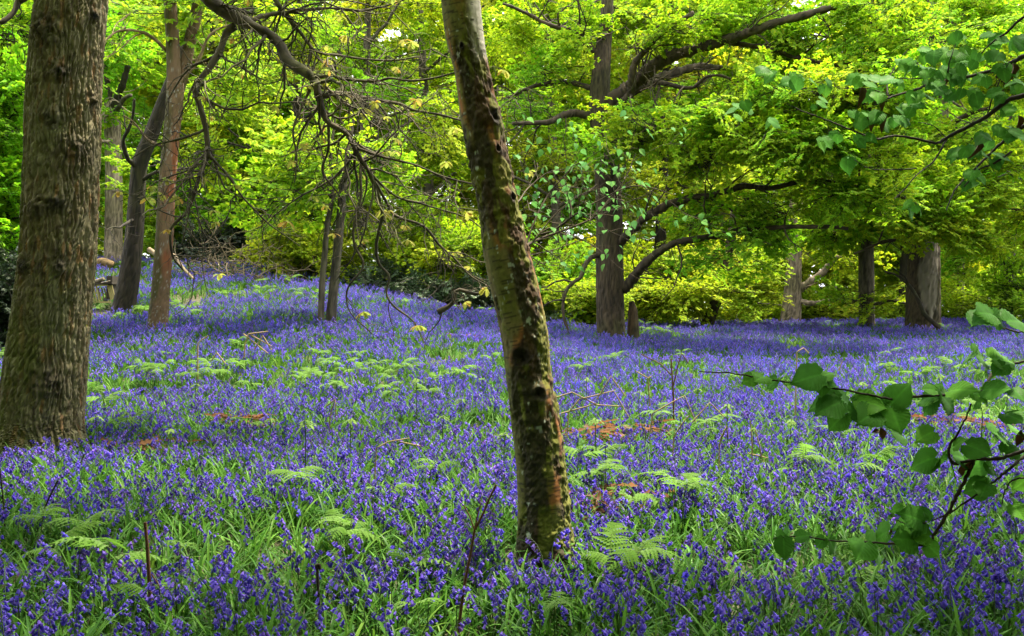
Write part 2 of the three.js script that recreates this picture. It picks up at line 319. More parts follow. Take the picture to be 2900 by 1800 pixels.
// ---- 1. the great oak on the left
const oakBase = ground(108, 9.6);
{
  const T = new Tree('oak_tree', 'massive ridged oak trunk standing in front at the left of the picture', oakBase, { style: S_OAK, seed: 101 });
  const d = 9.6, K = 2900 / 2436, tones = [[0.13, 0.11, 0.058], [0.115, 0.10, 0.054], [0.16, 0.138, 0.076], [0.09, 0.07, 0.035], [0.165, 0.098, 0.04]];
  const knots = [[0.30, 3.72, 0.10], [0.15, 4.75, 0.12], [-0.35, 4.1, 0.16], [0.75, 3.0, 0.14], [-0.2, 2.45, 0.1], [0.45, 1.95, 0.1], [-0.6, 1.9, 0.1], [0.5, 0.85, 0.12], [0.95, 5.3, 0.1], [0.1, 3.3, 0.1], [-0.05, 5.0, 0.09], [0.35, 2.5, 0.08], [1.1, 4.3, 0.07], [1.25, 3.5, 0.07]];
  const furrow = (s, y) => { const w = (fbm(s * 7, y * 4, 7, 2) - 0.5) * 0.09, n1 = noise((s + w) * 46, (y + w) * 4.2, 3), n2 = noise((s + w) * 70 + 7, y * 9, 9), n3 = noise((s + w) * 30, y * 30 + s * 20, 5); return smooth(Math.abs(n1 - 0.5), 0.0, 0.17) * (0.35 + 0.65 * smooth(Math.abs(n2 - 0.5), 0, 0.15)) * (0.6 + 0.4 * smooth(Math.abs(n3 - 0.5), 0, 0.09)); };
  const disp = (a, y, rad) => {
    const s = a * rad; let v = 0.03 * (furrow(s, y) - 0.7) + 0.012 * (fbm(s * 9, y * 9, 3, 3) - 0.5) + 0.007 * (fbm(s * 70, y * 40, 5, 2) - 0.5);
    for (const [ka, ky, kr] of knots) { let da = a - Math.PI / 2 + ka; da = Math.atan2(Math.sin(da), Math.cos(da)); const q = Math.hypot(da * rad, (y - ky) * 0.9) / kr; if (q < 1.6) v += 0.035 * Math.exp(-q * q * 1.5) + 0.085 * (fbm(s * 26, y * 26, 1, 3) - 0.5) * Math.exp(-q * q); }
    return v;
  };
  const col = (p, n, a, y) => {
    const rad = 0.4, s = a * rad, w = (fbm(s * 5, y * 3, 7, 2) - 0.5) * 0.05, [, id] = cells((s + w) * 30, (y + w * 2) * 7), t = tones[Math.floor(id * 4.4)], f = 0.55 + 0.9 * fbm(s * 45, y * 18, 2, 3);
    const green = smooth(fbm(p.x * 2 + 3, y * 1.3, p.z * 2, 3), 0.42, 0.62), moss = smooth(fbm(p.x * 5, y * 1.7 + 8, p.z * 5, 3) - 0.22 * n.x - 0.10 * (y - 1.0), 0.52, 0.72);
    let c = t.map((v) => v * f); c = c.map((v, k) => lerp(v, [0.11, 0.115, 0.052][k] * f, green * 0.55)); c = c.map((v, k) => lerp(v, [0.075, 0.084, 0.013][k] * f, moss * 0.8));
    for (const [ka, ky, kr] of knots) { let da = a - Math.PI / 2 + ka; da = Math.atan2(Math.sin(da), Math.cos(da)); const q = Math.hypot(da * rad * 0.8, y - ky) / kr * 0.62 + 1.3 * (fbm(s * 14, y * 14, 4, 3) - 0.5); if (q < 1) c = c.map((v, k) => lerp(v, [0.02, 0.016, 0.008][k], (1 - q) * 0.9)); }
    return c;
  };
  T.trunk([[88 * K, 1116 * K, 262 * K], [92 * K, 1060 * K, 222 * K], [96 * K, 1000 * K, 194 * K], [118 * K, 800 * K, 176 * K], [140 * K, 600 * K, 166 * K], [148 * K, 400 * K, 167 * K], [153 * K, 200 * K, 163 * K], [170 * K, 0, 158 * K], [185 * K, -200 * K, 152 * K]], d, { segs: 300, rows: 640, displace: disp, color: col, upTo: 11, rough: 0.015, flare: 0.25 });
  T.color = barkColor({ a: [0.035, 0.028, 0.016], b: [0.075, 0.063, 0.036], moss: 0.65, mossColor: [0.05, 0.056, 0.009] });
  T.twigColor = T.color;
  T.fine = 0.0042; const g = { gnarl: 0.5, droop: 0.28, flat: 0.2, leaf: 0.07, density: 3.0, sub: 1.15 };
  T.limb([[215, -560, 9.6], [330, -330, 9.9], [470, -130, 10.3], [591, 0, 10.5], [651, 40, 10.6], [725, 83, 10.5], [765, 107, 10.5], [804, 163, 10.4], [856, 198, 10.3], [880, 222, 10.3], [888, 254, 10.3], [904, 306, 10.3], [931, 337, 10.3], [979, 365, 10.3], [1003, 405, 10.3], [1027, 448, 10.3], [1046, 476, 10.3], [1066, 556, 10.4]], 46, 11, { ...g, segs: 16 });
  T.limb([[667, 75, 10.6], [635, 95, 10.6], [607, 171, 10.5], [560, 246, 10.4], [567, 286, 10.4], [587, 357, 10.4], [591, 429, 10.4], [579, 468, 10.4], [536, 548, 10.4], [516, 595, 10.5], [476, 640, 10.5], [496, 719, 10.6], [528, 759, 10.7]], 22, 5, g);
  T.limb([[888, 214, 10.3], [939, 222, 10.1], [979, 238, 10], [1042, 238, 9.9], [1106, 222, 9.8], [1201, 214, 9.6], [1300, 195, 9.5]], 11, 4, g);
  T.limb([[911, 270, 10.3], [939, 262, 10.4], [1003, 270, 10.6], [1062, 286, 10.8], [1122, 294, 10.9], [1173, 313, 11], [1253, 329, 11.1], [1330, 350, 11.2], [1420, 345, 11.3]], 14, 5, g);
  T.limb([[700, 78, 10.6], [725, 63, 10.6], [765, 51, 10.7], [844, 32, 10.8], [943, 24, 11], [1003, 28, 11.1], [1054, 20, 11.2], [1180, -20, 11.4]], 15, 5, g);
  T.limb([[760, -60, 10.9], [796, 12, 10.8], [824, 51, 10.8], [856, 103, 10.8], [884, 131, 10.8], [923, 151, 10.8], [971, 155, 10.9], [1082, 167, 11], [1190, 160, 11.1]], 16, 4, g);
  T.limb([[1066, 556, 10.4], [1078, 600, 10.4], [1062, 739, 10.4], [1098, 778, 10.4], [1094, 818, 10.4], [1126, 878, 10.4], [1161, 917, 10.4], [1201, 969, 10.4]], 11, 3, { ...g, density: 1.4, sub: 0.6 });
  T.limb([[1027, 448, 10.3], [1010, 560, 10.2], [1003, 699, 10.2], [1018, 754, 10.2], [987, 806, 10.2], [987, 858, 10.2], [1003, 897, 10.2], [1050, 949, 10.2]], 9, 3, { ...g, density: 1.2, sub: 0.55 });
  T.limb([[1046, 476, 10.3], [1085, 560, 10.5], [1114, 600, 10.5], [1181, 628, 10.6], [1233, 671, 10.7], [1288, 719, 10.7], [1332, 778, 10.8], [1376, 806, 10.8]], 11, 4, { ...g, sub: 0.7 });
  T.limb([[1376, 806, 10.8], [1340, 826, 10.8], [1292, 814, 10.8], [1280, 854, 10.8], [1240, 885, 10.8]], 7, 13, { ...g, density: 0.7, sub: 0.5 });
  T.limb([[880, 222, 10.3], [850, 300, 10.2], [838, 380, 10.1], [842, 430, 10.1], [835, 520, 10.1]], 9, 3, { ...g, density: 1.4, sub: 0.6 });
  T.limb([[591, 429, 10.4], [640, 480, 10.4], [700, 560, 10.5], [760, 620, 10.6], [850, 690, 10.7]], 9, 3, { ...g, sub: 0.7 });
  T.limb([[931, 337, 10.3], [935, 420, 10.3], [925, 480, 10.3], [960, 560, 10.3], [945, 640, 10.4]], 10, 3, { ...g, density: 1.4, sub: 0.7 });
  T.limb([[1003, 405, 10.3], [1100, 440, 10.2], [1200, 470, 10.1], [1300, 520, 10], [1370, 540, 10]], 9, 3, { ...g, sub: 0.8 });
  T.limb([[1040, 470, 10.3], [1110, 540, 10.4], [1210, 570, 10.5], [1330, 610, 10.6], [1400, 660, 10.7]], 8, 3, { ...g, sub: 0.8 });
  T.limb([[591, 357, 10.4], [520, 380, 10.3], [440, 400, 10.2], [380, 440, 10.1]], 9, 3, { ...g, sub: 0.7 });
  T.limb([[120, -60, 9.6], [100, -20, 9.7], [60, 5, 10.0], [45, 35, 9.9], [14, 60, 9.8]], 22, 14, { ...g, density: 0.4, sub: 0.5, name: 'broken_limb' });
  // sparse young bronze leaf clusters
  const bronze = [[0.30, 0.30, 0.05], [0.34, 0.36, 0.06], [0.40, 0.26, 0.05], [0.26, 0.34, 0.05]], r = rng(77);
  const clusters = [0, 1, 2, 3, 4, 5].map((k) => { const b = new Buf(), q = rng(300 + k); for (let j = 0; j < 6; j++) { const a = j / 6 * 6.28 + q(), c = bronze[Math.floor(q() * 4)]; leafShape(b, frame(V(0, 0, 0), V(Math.cos(a), 0.1 - 0.9 * q(), Math.sin(a)), V(0, 1, 0).add(jitter(q, 0.8))), 0.085 * (0.7 + 0.5 * q()), 0.042, c, { outline: O_OAK, curl: 0.35 }); } return b.geometry(); });
  const tips = (T.tips ?? []).filter(([p]) => p.y < 7.2), step = Math.max(1, tips.length / 290);
  for (let k = 0; k < tips.length; k += step) { const [p, dd] = tips[Math.floor(k)], m = mesh('leaf_cluster', clusters[Math.floor(r() * 6)], leafMat, T.root); m.position.copy(p).sub(oakBase); m.rotation.set((r() - 0.5) * 0.8, r() * 6.28, (r() - 0.5) * 0.8); const s = 0.75 + 0.6 * r(); m.scale.set(s, s, s); }
  // crown out over the clearing, above the picture
  for (const [px, py, dd, a, b, c, n] of [[-300, -700, 11, 3, 1.2, 2.5, 90], [400, -900, 10, 3, 1.2, 2.5, 70]]) T.blob(at(px, py, dd), [a, b, c], n, { tint: [1.05, 0.95, 1] });
  T.finish();
}

// ---- 2. the leaning birch in the middle
{
  const base = ground(1548, 5.35), d = 5.35, K = 2900 / 2436;
  const T = new Tree('birch_tree', 'leaning mossy birch trunk with peeling rust and black bark, in the middle', base, { style: S_DARK, seed: 202 });
  const edges = [[1412, 1212, 1392], [1350, 1222, 1376], [1300, 1226, 1366], [1250, 1230, 1360], [1180, 1231, 1354], [1100, 1228, 1345], [1000, 1217, 1332], [900, 1205, 1313], [800, 1192, 1305], [700, 1172, 1285], [600, 1150, 1260], [500, 1138, 1236], [400, 1118, 1215], [280, 1096, 1190], [170, 1082, 1164], [80, 1060, 1150], [0, 1050, 1142], [-150, 1035, 1122]];
  const yOf = (py) => at(0, py * K, d).y, knots = [[0.75, yOf(290), 0.055], [-0.25, yOf(845), 0.065], [0.55, yOf(365), 0.03], [-0.25, yOf(118), 0.02], [0.3, yOf(935), 0.05], [0.85, yOf(480), 0.035]];
  const scale = (s, y) => cells(s * 24 + fbm(s * 8, y * 8, 2, 2), y * 26 + 2.2 * fbm(s * 9, y * 5, 9, 2));
  const rugged = (s, y, a) => smooth(fbm(s * 7 + 1, y * 2.2, 11, 3) + 0.30 * smooth(y, 3.1, 1.9) * (0.5 + 0.5 * Math.cos(a - 0.9)) + 0.35 * smooth(y, 0.5, 0.0) - 0.1 * smooth(y, 0.9, 1.3) * smooth(y, 1.9, 1.4), 0.57, 0.68);
  const disp = (a, y, rad) => {
    const s = a * 0.15, ru = rugged(s, y, a), band = fbm(s * 6, y * 55, 5, 3) - 0.5;
    let v = ru * (0.028 * (fbm(s * 26, y * 34, 12, 4) - 0.5) + 0.012 * (fbm(s * 80, y * 70, 14, 2) - 0.5) - 0.004) + 0.004 * band + 0.014 * (fbm(s * 14, y * 14, 6, 3) - 0.5) * (0.3 + ru);
    for (const [ka, ky, kr] of knots) { let da = a - Math.PI / 2 + ka; da = Math.atan2(Math.sin(da), Math.cos(da)); const q = Math.hypot(da * rad, (y - ky) * 0.8) / kr * (0.75 + 0.5 * fbm(s * 25, y * 25, 6, 2)); if (q < 2) v += 0.022 * Math.exp(-q * q) * (q < 0.55 ? (q / 0.55) * 2.0 - 1.0 : 1); }
    return v;
  };
  const topY = yOf(165);
  const col = (p, n, a, y) => {
    const s = a * 0.15, f = 0.6 + 0.8 * fbm(s * 60, y * 60, 2, 3), streak = fbm(s * 10, y * 90, 3, 2), ru = rugged(s, y, a), big = fbm(s * 9, y * 1.6, 21, 3), right = Math.cos(a);
    let c = [0.15, 0.125, 0.045];                                                        // olive skin
    const rust = smooth(fbm(s * 8 + 3, y * 3.1, 31, 3) + 0.16 * right - 0.02, 0.48, 0.62); c = c.map((v, k) => lerp(v, [0.30, 0.105, 0.024][k], rust * 0.85));
    const pale = smooth(y, topY - 0.02, topY + 0.03 + 0.05 * fbm(s * 20, 1, 1)) * smooth(right + 0.5 * (big - 0.5), 0.0, 0.5); c = c.map((v, k) => lerp(v, [0.40, 0.37, 0.31][k], pale));  // sunlit upper right of the trunk, its light put into the bark colour
    const green = smooth(fbm(s * 7, y * 2.4, 41, 3) - 0.22 * right, 0.46, 0.62); c = c.map((v, k) => lerp(v, [0.10, 0.107, 0.016][k], green * 0.75 * (1 - pale)));
    c = c.map((v, k) => lerp(v, [0.026, 0.02, 0.01][k], ru * 0.9 * (1 - pale * 0.7)));
    const moss = smooth(fbm(s * 16, y * 9, 51, 3) + 0.2 * smooth(right, 0.35, 0.95) * smooth(y, 2.8, 1.6), 0.55, 0.68); c = c.map((v, k) => lerp(v, [0.115, 0.125, 0.012][k], moss * 0.85 * (1 - pale)));
    const lichen = smooth(fbm(s * 38, y * 38, 61, 2), 0.74, 0.80) * smooth(fbm(s * 6, y * 3, 63, 2), 0.5, 0.66); c = c.map((v, k) => lerp(v, [0.32, 0.36, 0.30][k], lichen));
    const lent = smooth(fbm(s * 13, y * 120, 71, 2), 0.64, 0.70) * (1 - ru); c = c.map((v, k) => lerp(v, [0.025, 0.018, 0.01][k], lent * 0.8));
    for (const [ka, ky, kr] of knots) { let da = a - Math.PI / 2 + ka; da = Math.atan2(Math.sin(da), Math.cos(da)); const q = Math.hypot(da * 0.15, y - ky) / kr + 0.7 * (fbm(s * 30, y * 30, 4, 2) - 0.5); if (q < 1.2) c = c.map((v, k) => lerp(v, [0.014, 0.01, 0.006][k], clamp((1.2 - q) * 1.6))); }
    return c.map((v) => v * f * (0.8 + 0.4 * streak));
  };
  T.trunk(edges.map(([y, l, r]) => [(l + r) / 2 * K, y * K, (r - l) * K]), d, { segs: 220, rows: 620, displace: disp, color: col, upTo: 7.5, rough: 0.02, flare: 0.25 });
  // the leafy side branch behind the trunk
  T.color = T.twigColor = barkColor({ a: [0.03, 0.021, 0.012], b: [0.08, 0.06, 0.036], moss: 0.1 });
    T.fine = 0.0016; const o = { density: 4.2, sub: 0.5, gnarl: 0.25, droop: 0, flat: 0.4, leaf: 1, name: 'branch', segs: 6 };
  const z3 = (x, y, dd) => [1450 + x / 2.52, y / 2.52, dd];
  T.limb([[1440, 760, 5.36], [1490, 690, 5.9], [1530, 664, 6.15], [1590, 640, 6.2], [1690, 600, 6.25], [1730, 550, 6.3], [1767, 504, 6.35], [1800, 436, 6.4]], 11, 3, o);
  T.limb([[1490, 690, 6.1], [1520, 600, 6.2], [1560, 540, 6.3], [1600, 500, 6.3], [1640, 450, 6.35]], 6, 2, o);
  T.limb([[1530, 664, 6.15], [1620, 600, 6.1], [1700, 560, 6.05], [1800, 520, 6.0], [1900, 545, 6.0]], 6, 2, o);
  T.limb([[1440, 750, 5.36], [1480, 730, 5.9], [1560, 700, 6.2], [1640, 668, 6.3], [1760, 640, 6.4]], 6, 2, { ...o, density: 1.3 });
  T.limb([[1410, 600, 5.36], [1470, 560, 5.9], [1500, 520, 6.2], [1560, 480, 6.3], [1620, 470, 6.4], [1700, 430, 6.4]], 6, 2, o);
  const r = rng(55), kinds = [0, 1, 2, 3].map((k) => { const b = new Buf(), q = rng(400 + k), c = [[0.12, 0.32, 0.07], [0.10, 0.28, 0.06], [0.16, 0.36, 0.09], [0.11, 0.30, 0.09]][k]; leafShape(b, M4(), 1, 0.72, c, { outline: [0, 0.75, 0.98, 0.92, 0.66, 0.3, 0], curl: 0.1 + 0.25 * q(), fold: 0.1 + 0.25 * q() }); return b.geometry(); });
  const tips = T.tips ?? [], step = Math.max(1, tips.length / 285); 
  for (let k = 0; k < tips.length; k += step) { const [p, dd] = tips[Math.floor(k)], m = mesh('leaf', kinds[Math.floor(r() * 4)], glossLeafMat, T.root); const s = 0.045 * (0.75 + 0.6 * r()); frame(p.clone().sub(base), V(dd.x + (r() - 0.5), -0.35 - 0.5 * r(), dd.z + (r() - 0.5)), V(0, 1, 0).add(jitter(r, 1.2))).scale(V(s, s, s)).decompose(m.position, m.quaternion, m.scale); }
  T.finish();
}

// ---- 3. the spreading oak
{
  const base = ground(1731, 26);
  const T = new Tree('oak_tree', 'dark spreading oak just right of the birch, with heavy black limbs', base, { style: S_OAK, seed: 303 });
  T.trunk([[1731, 985, 84], [1729, 900, 78], [1727, 800, 76], [1724, 560, 72], [1712, 400, 68], [1698, 302, 60], [1703, 198, 50], [1710, 120, 42], [1717, 60, 36], [1722, -60, 30], [1730, -250, 22]], 26, { segs: 96, rows: 260, flare: 0.5, rough: 0.025 });
  T.fine = 0.006; const L = { density: 0.7, sub: 1.7, gnarl: 0.4, flat: 0.6 };
  const limbs = [
    [[[1715, 300, 26], [1780, 250, 25.6], [1830, 205, 25.2], [1880, 170, 24.8], [1960, 140, 24.5], [2050, 112, 24], [2130, 85, 23.6], [2250, 50, 23.2], [2400, 8, 23]], 40, 13],
    [[[1715, 310, 26], [1790, 252, 26.5], [1850, 232, 27], [1920, 205, 27.4], [1990, 186, 27.8], [2080, 190, 28.2], [2200, 170, 28.6]], 34, 9],
    [[[1735, 300, 26], [1778, 275, 25.4], [1795, 215, 25], [1800, 180, 24.9], [1840, 130, 24.6], [1890, 80, 24.4], [1960, 40, 24]], 26, 9],
    [[[1745, 700, 26], [1800, 640, 25], [1867, 590, 24.5], [1934, 567, 24.2], [2005, 551, 24], [2109, 524, 23.6], [2165, 528, 23.4], [2300, 512, 23], [2430, 530, 22.6], [2560, 560, 22.2]], 22, 7],
    [[[1690, 335, 26], [1636, 318, 25.8], [1600, 325, 25.6], [1560, 345, 25.4], [1510, 350, 25.2], [1450, 355, 25]], 20, 8],
    [[[1690, 255, 26], [1600, 235, 26.4], [1540, 240, 26.6], [1480, 260, 26.8], [1430, 285, 27]], 14, 6],
    [[[1700, 165, 26], [1660, 120, 25.8], [1620, 88, 25.5], [1560, 75, 25.2], [1500, 40, 25], [1420, 10, 24.6]], 16, 6],
    [[[1760, 830, 26], [1795, 786, 25.6], [1819, 755, 25.3], [1870, 711, 24.9], [1918, 683, 24.5], [2025, 667, 24], [2105, 651, 23.6], [2250, 640, 23], [2400, 650, 22.6]], 26, 7],
    [[[1700, 720, 26], [1672, 731, 25.6], [1640, 783, 25.2], [1605, 822, 25], [1597, 874, 24.9], [1605, 945, 24.8]], 13, 6],
    [[[1740, 430, 26], [1800, 420, 25], [1850, 390, 24.4], [1930, 340, 23.8], [2010, 300, 23.4], [2120, 270, 23]], 24, 7],
    [[[1850, 232, 27], [1890, 240, 26.6], [1960, 250, 26.2], [2010, 210, 26], [2100, 230, 25.6]], 14, 5],
    [[[2050, 112, 24], [2140, 130, 24], [2260, 160, 23.8], [2400, 190, 23.6], [2550, 240, 23.4]], 15, 5]];
  limbs.forEach(([p, a, b], i) => T.limb(p, a * 1.15, b * 1.2, { ...L, density: i === 8 ? 0.5 : 1.1 }));
  const Y = [0.95, 1.03, 0.9];
  for (const [px, py, dd, a, b, c, n, t] of [
    [1760, 40, 26.8, 1.5, 0.5, 1.0, 100], [1560, 60, 26, 1.3, 0.6, 1.2, 80], [1900, 20, 27.6, 1.3, 0.5, 1.0, 120], [2050, 30, 27.6, 1.3, 0.5, 1.2, 120], [2200, 40, 24.6, 1.4, 0.6, 1.4, 150], [2340, 110, 24.2, 1.3, 0.7, 1.3, 150], [2480, 60, 23, 1.4, 0.8, 1.4, 140], [2640, 130, 22.6, 1.3, 0.8, 1.3, 120],
    [1690, 120, 24.8, 0.55, 0.16, 0.6, 26], [1830, 90, 25, 0.6, 0.2, 0.6, 40], [1950, 70, 23.6, 0.8, 0.25, 0.7, 60], [1850, 355, 24, 0.9, 0.16, 0.8, 70], [1990, 370, 23.4, 1.1, 0.26, 1.0, 120], [2120, 320, 22.8, 1.1, 0.35, 1.1, 140], [2250, 240, 22.6, 1.1, 0.45, 1.1, 130], [2380, 280, 22.2, 1.2, 0.5, 1.1, 140], [2520, 290, 22, 1.2, 0.6, 1.1, 130], [2080, 240, 28.6, 1.2, 0.5, 0.8, 80], [1920, 280, 28.4, 1.2, 0.5, 0.8, 70],
    [1720, 362, 24.4, 0.7, 0.1, 0.6, 50], [1640, 400, 25, 0.6, 0.2, 0.6, 34], [2020, 440, 23.4, 1.1, 0.25, 1.0, 100], [2150, 420, 22.8, 1.1, 0.35, 1.0, 120], [2300, 400, 22.4, 1.2, 0.4, 1.0, 130], [2450, 420, 22.2, 1.2, 0.45, 1.0, 120],
    [1990, 630, 24.4, 0.8, 0.14, 0.8, 50, [0.9, 1, 0.9]], [2110, 660, 24, 0.9, 0.2, 0.8, 70, [0.9, 1, 0.9]], [2230, 600, 23.4, 1.0, 0.25, 0.9, 90], [2060, 740, 24.4, 0.7, 0.12, 0.6, 36, [0.8, 0.97, 0.9]], [2350, 560, 22.8, 1.1, 0.35, 0.9, 110], [2480, 560, 22.6, 1.0, 0.35, 0.9, 100],
    [1560, 330, 25.6, 0.9, 0.2, 0.8, 40], [1480, 280, 26.5, 1.0, 0.35, 0.9, 40], [1600, 200, 27, 0.8, 0.35, 0.8, 40], [1530, 160, 26.6, 1.0, 0.45, 1, 60],
    [1650, -250, 26, 3, 1.3, 3, 90], [2100, -220, 25, 3, 1.2, 3, 90], [1850, -500, 27, 3.5, 1.5, 3, 60]]) T.blob(at(px, py, dd), [a, b, c], Math.round(n * 0.66), { tint: t ?? Y, scale: 0.72, vary: 0.25 });
  T.finish();
  // broken stump beside it
  const sb = ground(1792, 26.3), S = new Tree('tree_stump', 'short broken brown stump leaning on the spreading oak', sb, { category: 'stump', style: { a: [0.03, 0.02, 0.011], b: [0.07, 0.045, 0.022], moss: 0.4, mossColor: [0.035, 0.04, 0.007] }, seed: 7 });
  S.trunk([[1792, 990, 40], [1793, 930, 32], [1792, 880, 26], [1788, 852, 14]], 26.3, { segs: 40, rows: 60, rough: 0.08 }); S.finish();
}

// ---- other trees, left side
{
  const K = 2900 / 2436, col5 = (p, n, a, y) => {
    const s = a * 0.2, f = 0.6 + 0.8 * fbm(p.x * 26, p.y * 9, p.z * 26, 3), red = smooth(fbm(p.x * 3, y * 1.1, p.z * 3, 3) + 0.16 * n.x, 0.42, 0.58) * smooth(y, 1.9, 2.7) * smooth(y, 5.6, 4.4), pale = smooth(fbm(p.x * 30, y * 22, p.z * 30, 2), 0.70, 0.76), moss = smooth(fbm(p.x * 4, y * 1.5, p.z * 4 + 9, 3) - 0.24 * n.x, 0.5, 0.66);
    let c = [0.12, 0.075, 0.04]; c = c.map((v, k) => lerp(v, [0.17, 0.045, 0.012][k], red * 0.85)); c = c.map((v, k) => lerp(v, [0.05, 0.048, 0.01][k], moss * 0.8)); return c.map((v, k) => lerp(v, [0.26, 0.26, 0.23][k], pale * 0.7) * f);
  };
  let b = ground(446, 20), T = new Tree('forked_tree', 'slender forked tree with reddish bark, beside the dark leaning trunk', b, { style: { a: [0.13, 0.085, 0.05], b: [0.22, 0.15, 0.09], moss: 0.4 }, seed: 41 });
  T.trunk([[444, 956, 62], [449, 900, 54], [455, 830, 50], [464, 715, 48], [473, 535, 46], [485, 393, 44], [495, 290, 46], [497, 235, 48]], 20, { segs: 72, rows: 180, color: col5, flare: 0.4, rough: 0.02 });
  T.trunk([[495, 290, 40], [492, 180, 38], [489, 100, 36], [482, 0, 34], [478, -120, 30], [470, -300, 22]], 20, { segs: 48, rows: 80, color: col5, flare: 0, name: 'stem' });
  T.trunk([[499, 290, 34], [520, 200, 34], [540, 110, 33], [556, 40, 32], [570, -40, 30], [600, -300, 20]], 20.2, { segs: 48, rows: 80, color: col5, flare: 0, name: 'stem' });
  T.limb([[500, 250, 20], [560, 180, 19.8], [600, 100, 19.6], [680, 60, 19.4]], 12, 4, { density: 1.2 }); T.limb([[478, 150, 20], [420, 100, 19.8], [340, 90, 19.6], [290, 120, 19.4]], 11, 4, { density: 1.2 });
  T.limb([[470, 420, 20], [420, 400, 19.6], [380, 350, 19.4], [350, 330, 19.2]], 8, 3, { density: 1 });
  for (const [px, py, dd, a, bb, c, n] of [[380, 30, 21, 0.4, 0.2, 0.4, 16], [660, 30, 21, 0.6, 0.35, 0.5, 30], [660, 200, 21, 0.5, 0.3, 0.5, 24], [500, -200, 20, 2.2, 1, 2, 40]]) T.blob(at(px, py, dd), [a, bb, c], n, { tint: [1.0, 0.95, 1] });
  T.finish();
  b = ground(350, 23); T = new Tree('leaning_tree', 'dark leaning trunk between the slatted pen and the reddish forked tree', b, { style: S_DARK, seed: 42 });
  T.trunk([[348, 897, 70], [358, 840, 60], [372, 750, 54], [382, 650, 48], [388, 560, 44], [396, 470, 42], [425, 390, 40], [455, 310, 36], [480, 240, 30], [520, 130, 24]], 23, { segs: 64, rows: 140, flare: 0.5 });
  T.limb([[392, 480, 23], [360, 440, 22.6], [350, 400, 22.4], [375, 340, 22.2], [380, 280, 22]], 16, 6, { density: 1 }); T.limb([[390, 520, 23], [440, 490, 22.8], [500, 480, 22.6], [560, 470, 22.4]], 12, 4, {}); T.limb([[384, 620, 23], [340, 640, 22], [300, 650, 21.4]], 9, 3, {});
  for (const [px, py, dd, a, bb, c, n] of [[580, 430, 24.4, 0.8, 0.4, 0.6, 44], [640, 300, 24.4, 0.9, 0.6, 0.8, 50], [430, 470, 25, 0.25, 0.2, 0.25, 8]]) T.blob(at(px, py, dd), [a, bb, c], n, { tint: [0.95, 0.95, 0.9], scale: 0.7 });
  T.finish();
  b = ground(324, 35); T = new Tree('broken_tree', 'pale grey broken-topped tree on the slope behind the leaning trunk', b, { style: { a: [0.17, 0.13, 0.09], b: [0.29, 0.235, 0.175], moss: 0.1 }, seed: 43 });
  T.trunk([[323, 756, 56], [322, 690, 48], [323, 600, 46], [323, 480, 45], [320, 380, 44], [318, 320, 42], [312, 290, 30]], 35, { segs: 64, rows: 120 });
  T.limb([[322, 330, 35], [310, 270, 35], [300, 210, 35], [296, 160, 35]], 26, 12, { style: S_GREY, density: 0.5 }); T.limb([[325, 320, 35], [340, 260, 34.6], [350, 230, 34.4], [366, 185, 34.2]], 24, 13, { style: S_DARK, density: 0.5 }); T.limb([[318, 325, 34.6], [295, 325, 34], [280, 340, 33.6], [272, 360, 33.4]], 18, 10, { density: 0.4 }); T.limb([[326, 320, 34.6], [340, 300, 34], [356, 278, 33.6], [372, 270, 33.4]], 16, 8, { style: S_GREY, density: 0.4 }); T.limb([[316, 395, 34.6], [300, 400, 34], [272, 396, 33.6]], 10, 6, { density: 0.4 });
  for (const [px, py, dd, a, bb, c, n, t] of [[300, 130, 34.4, 0.8, 0.6, 0.6, 40, [0.7, 1.05, 0.9]], [400, 170, 35.6, 0.9, 0.6, 0.6, 40], [310, 285, 33.6, 0.25, 0.15, 0.2, 6], [345, 540, 34.4, 0.15, 0.2, 0.2, 5]]) T.blob(at(px, py, dd), [a, bb, c], n, { tint: t ?? [0.95, 1, 1] });
  T.finish();
  b = ground(925, 20); T = new Tree('twin_sapling', 'twin-stemmed grey sapling standing alone on the bluebell slope', b, { style: S_GREY, seed: 44 });
  T.trunk([[936, 948, 34], [938, 900, 30], [948, 790, 26], [958, 690, 24], [966, 600, 23], [972, 530, 20], [985, 440, 16], [1000, 330, 11]], 20, { segs: 40, rows: 120, flare: 0.4 });
  T.trunk([[911, 940, 22], [910, 880, 18], [913, 800, 17], [920, 720, 16], [927, 640, 15], [940, 560, 13], [936, 450, 9], [950, 330, 6]], 19.9, { segs: 32, rows: 100, flare: 0.3, name: 'stem' });
  for (const [p, q] of [[[[972, 520, 20], [1010, 470, 19.6], [1050, 440, 19.4]], 8], [[[938, 560, 19.9], [890, 510, 19.6], [850, 500, 19.4]], 7], [[[985, 440, 20], [940, 400, 20], [900, 330, 20]], 7], [[[966, 600, 20], [1030, 600, 19.7], [1090, 640, 19.4]], 6]]) T.limb(p, q, 3, { density: 1.8, sub: 0.7 });
  for (const [px, py, dd, a, bb, c, n] of [[950, 470, 20, 0.7, 0.5, 0.7, 40], [870, 520, 20, 0.5, 0.3, 0.5, 20], [1040, 440, 20, 0.6, 0.4, 0.6, 24]]) T.blob(at(px, py, dd), [a, bb, c], n, { tint: [0.95, 1, 1] });
  T.finish();
}

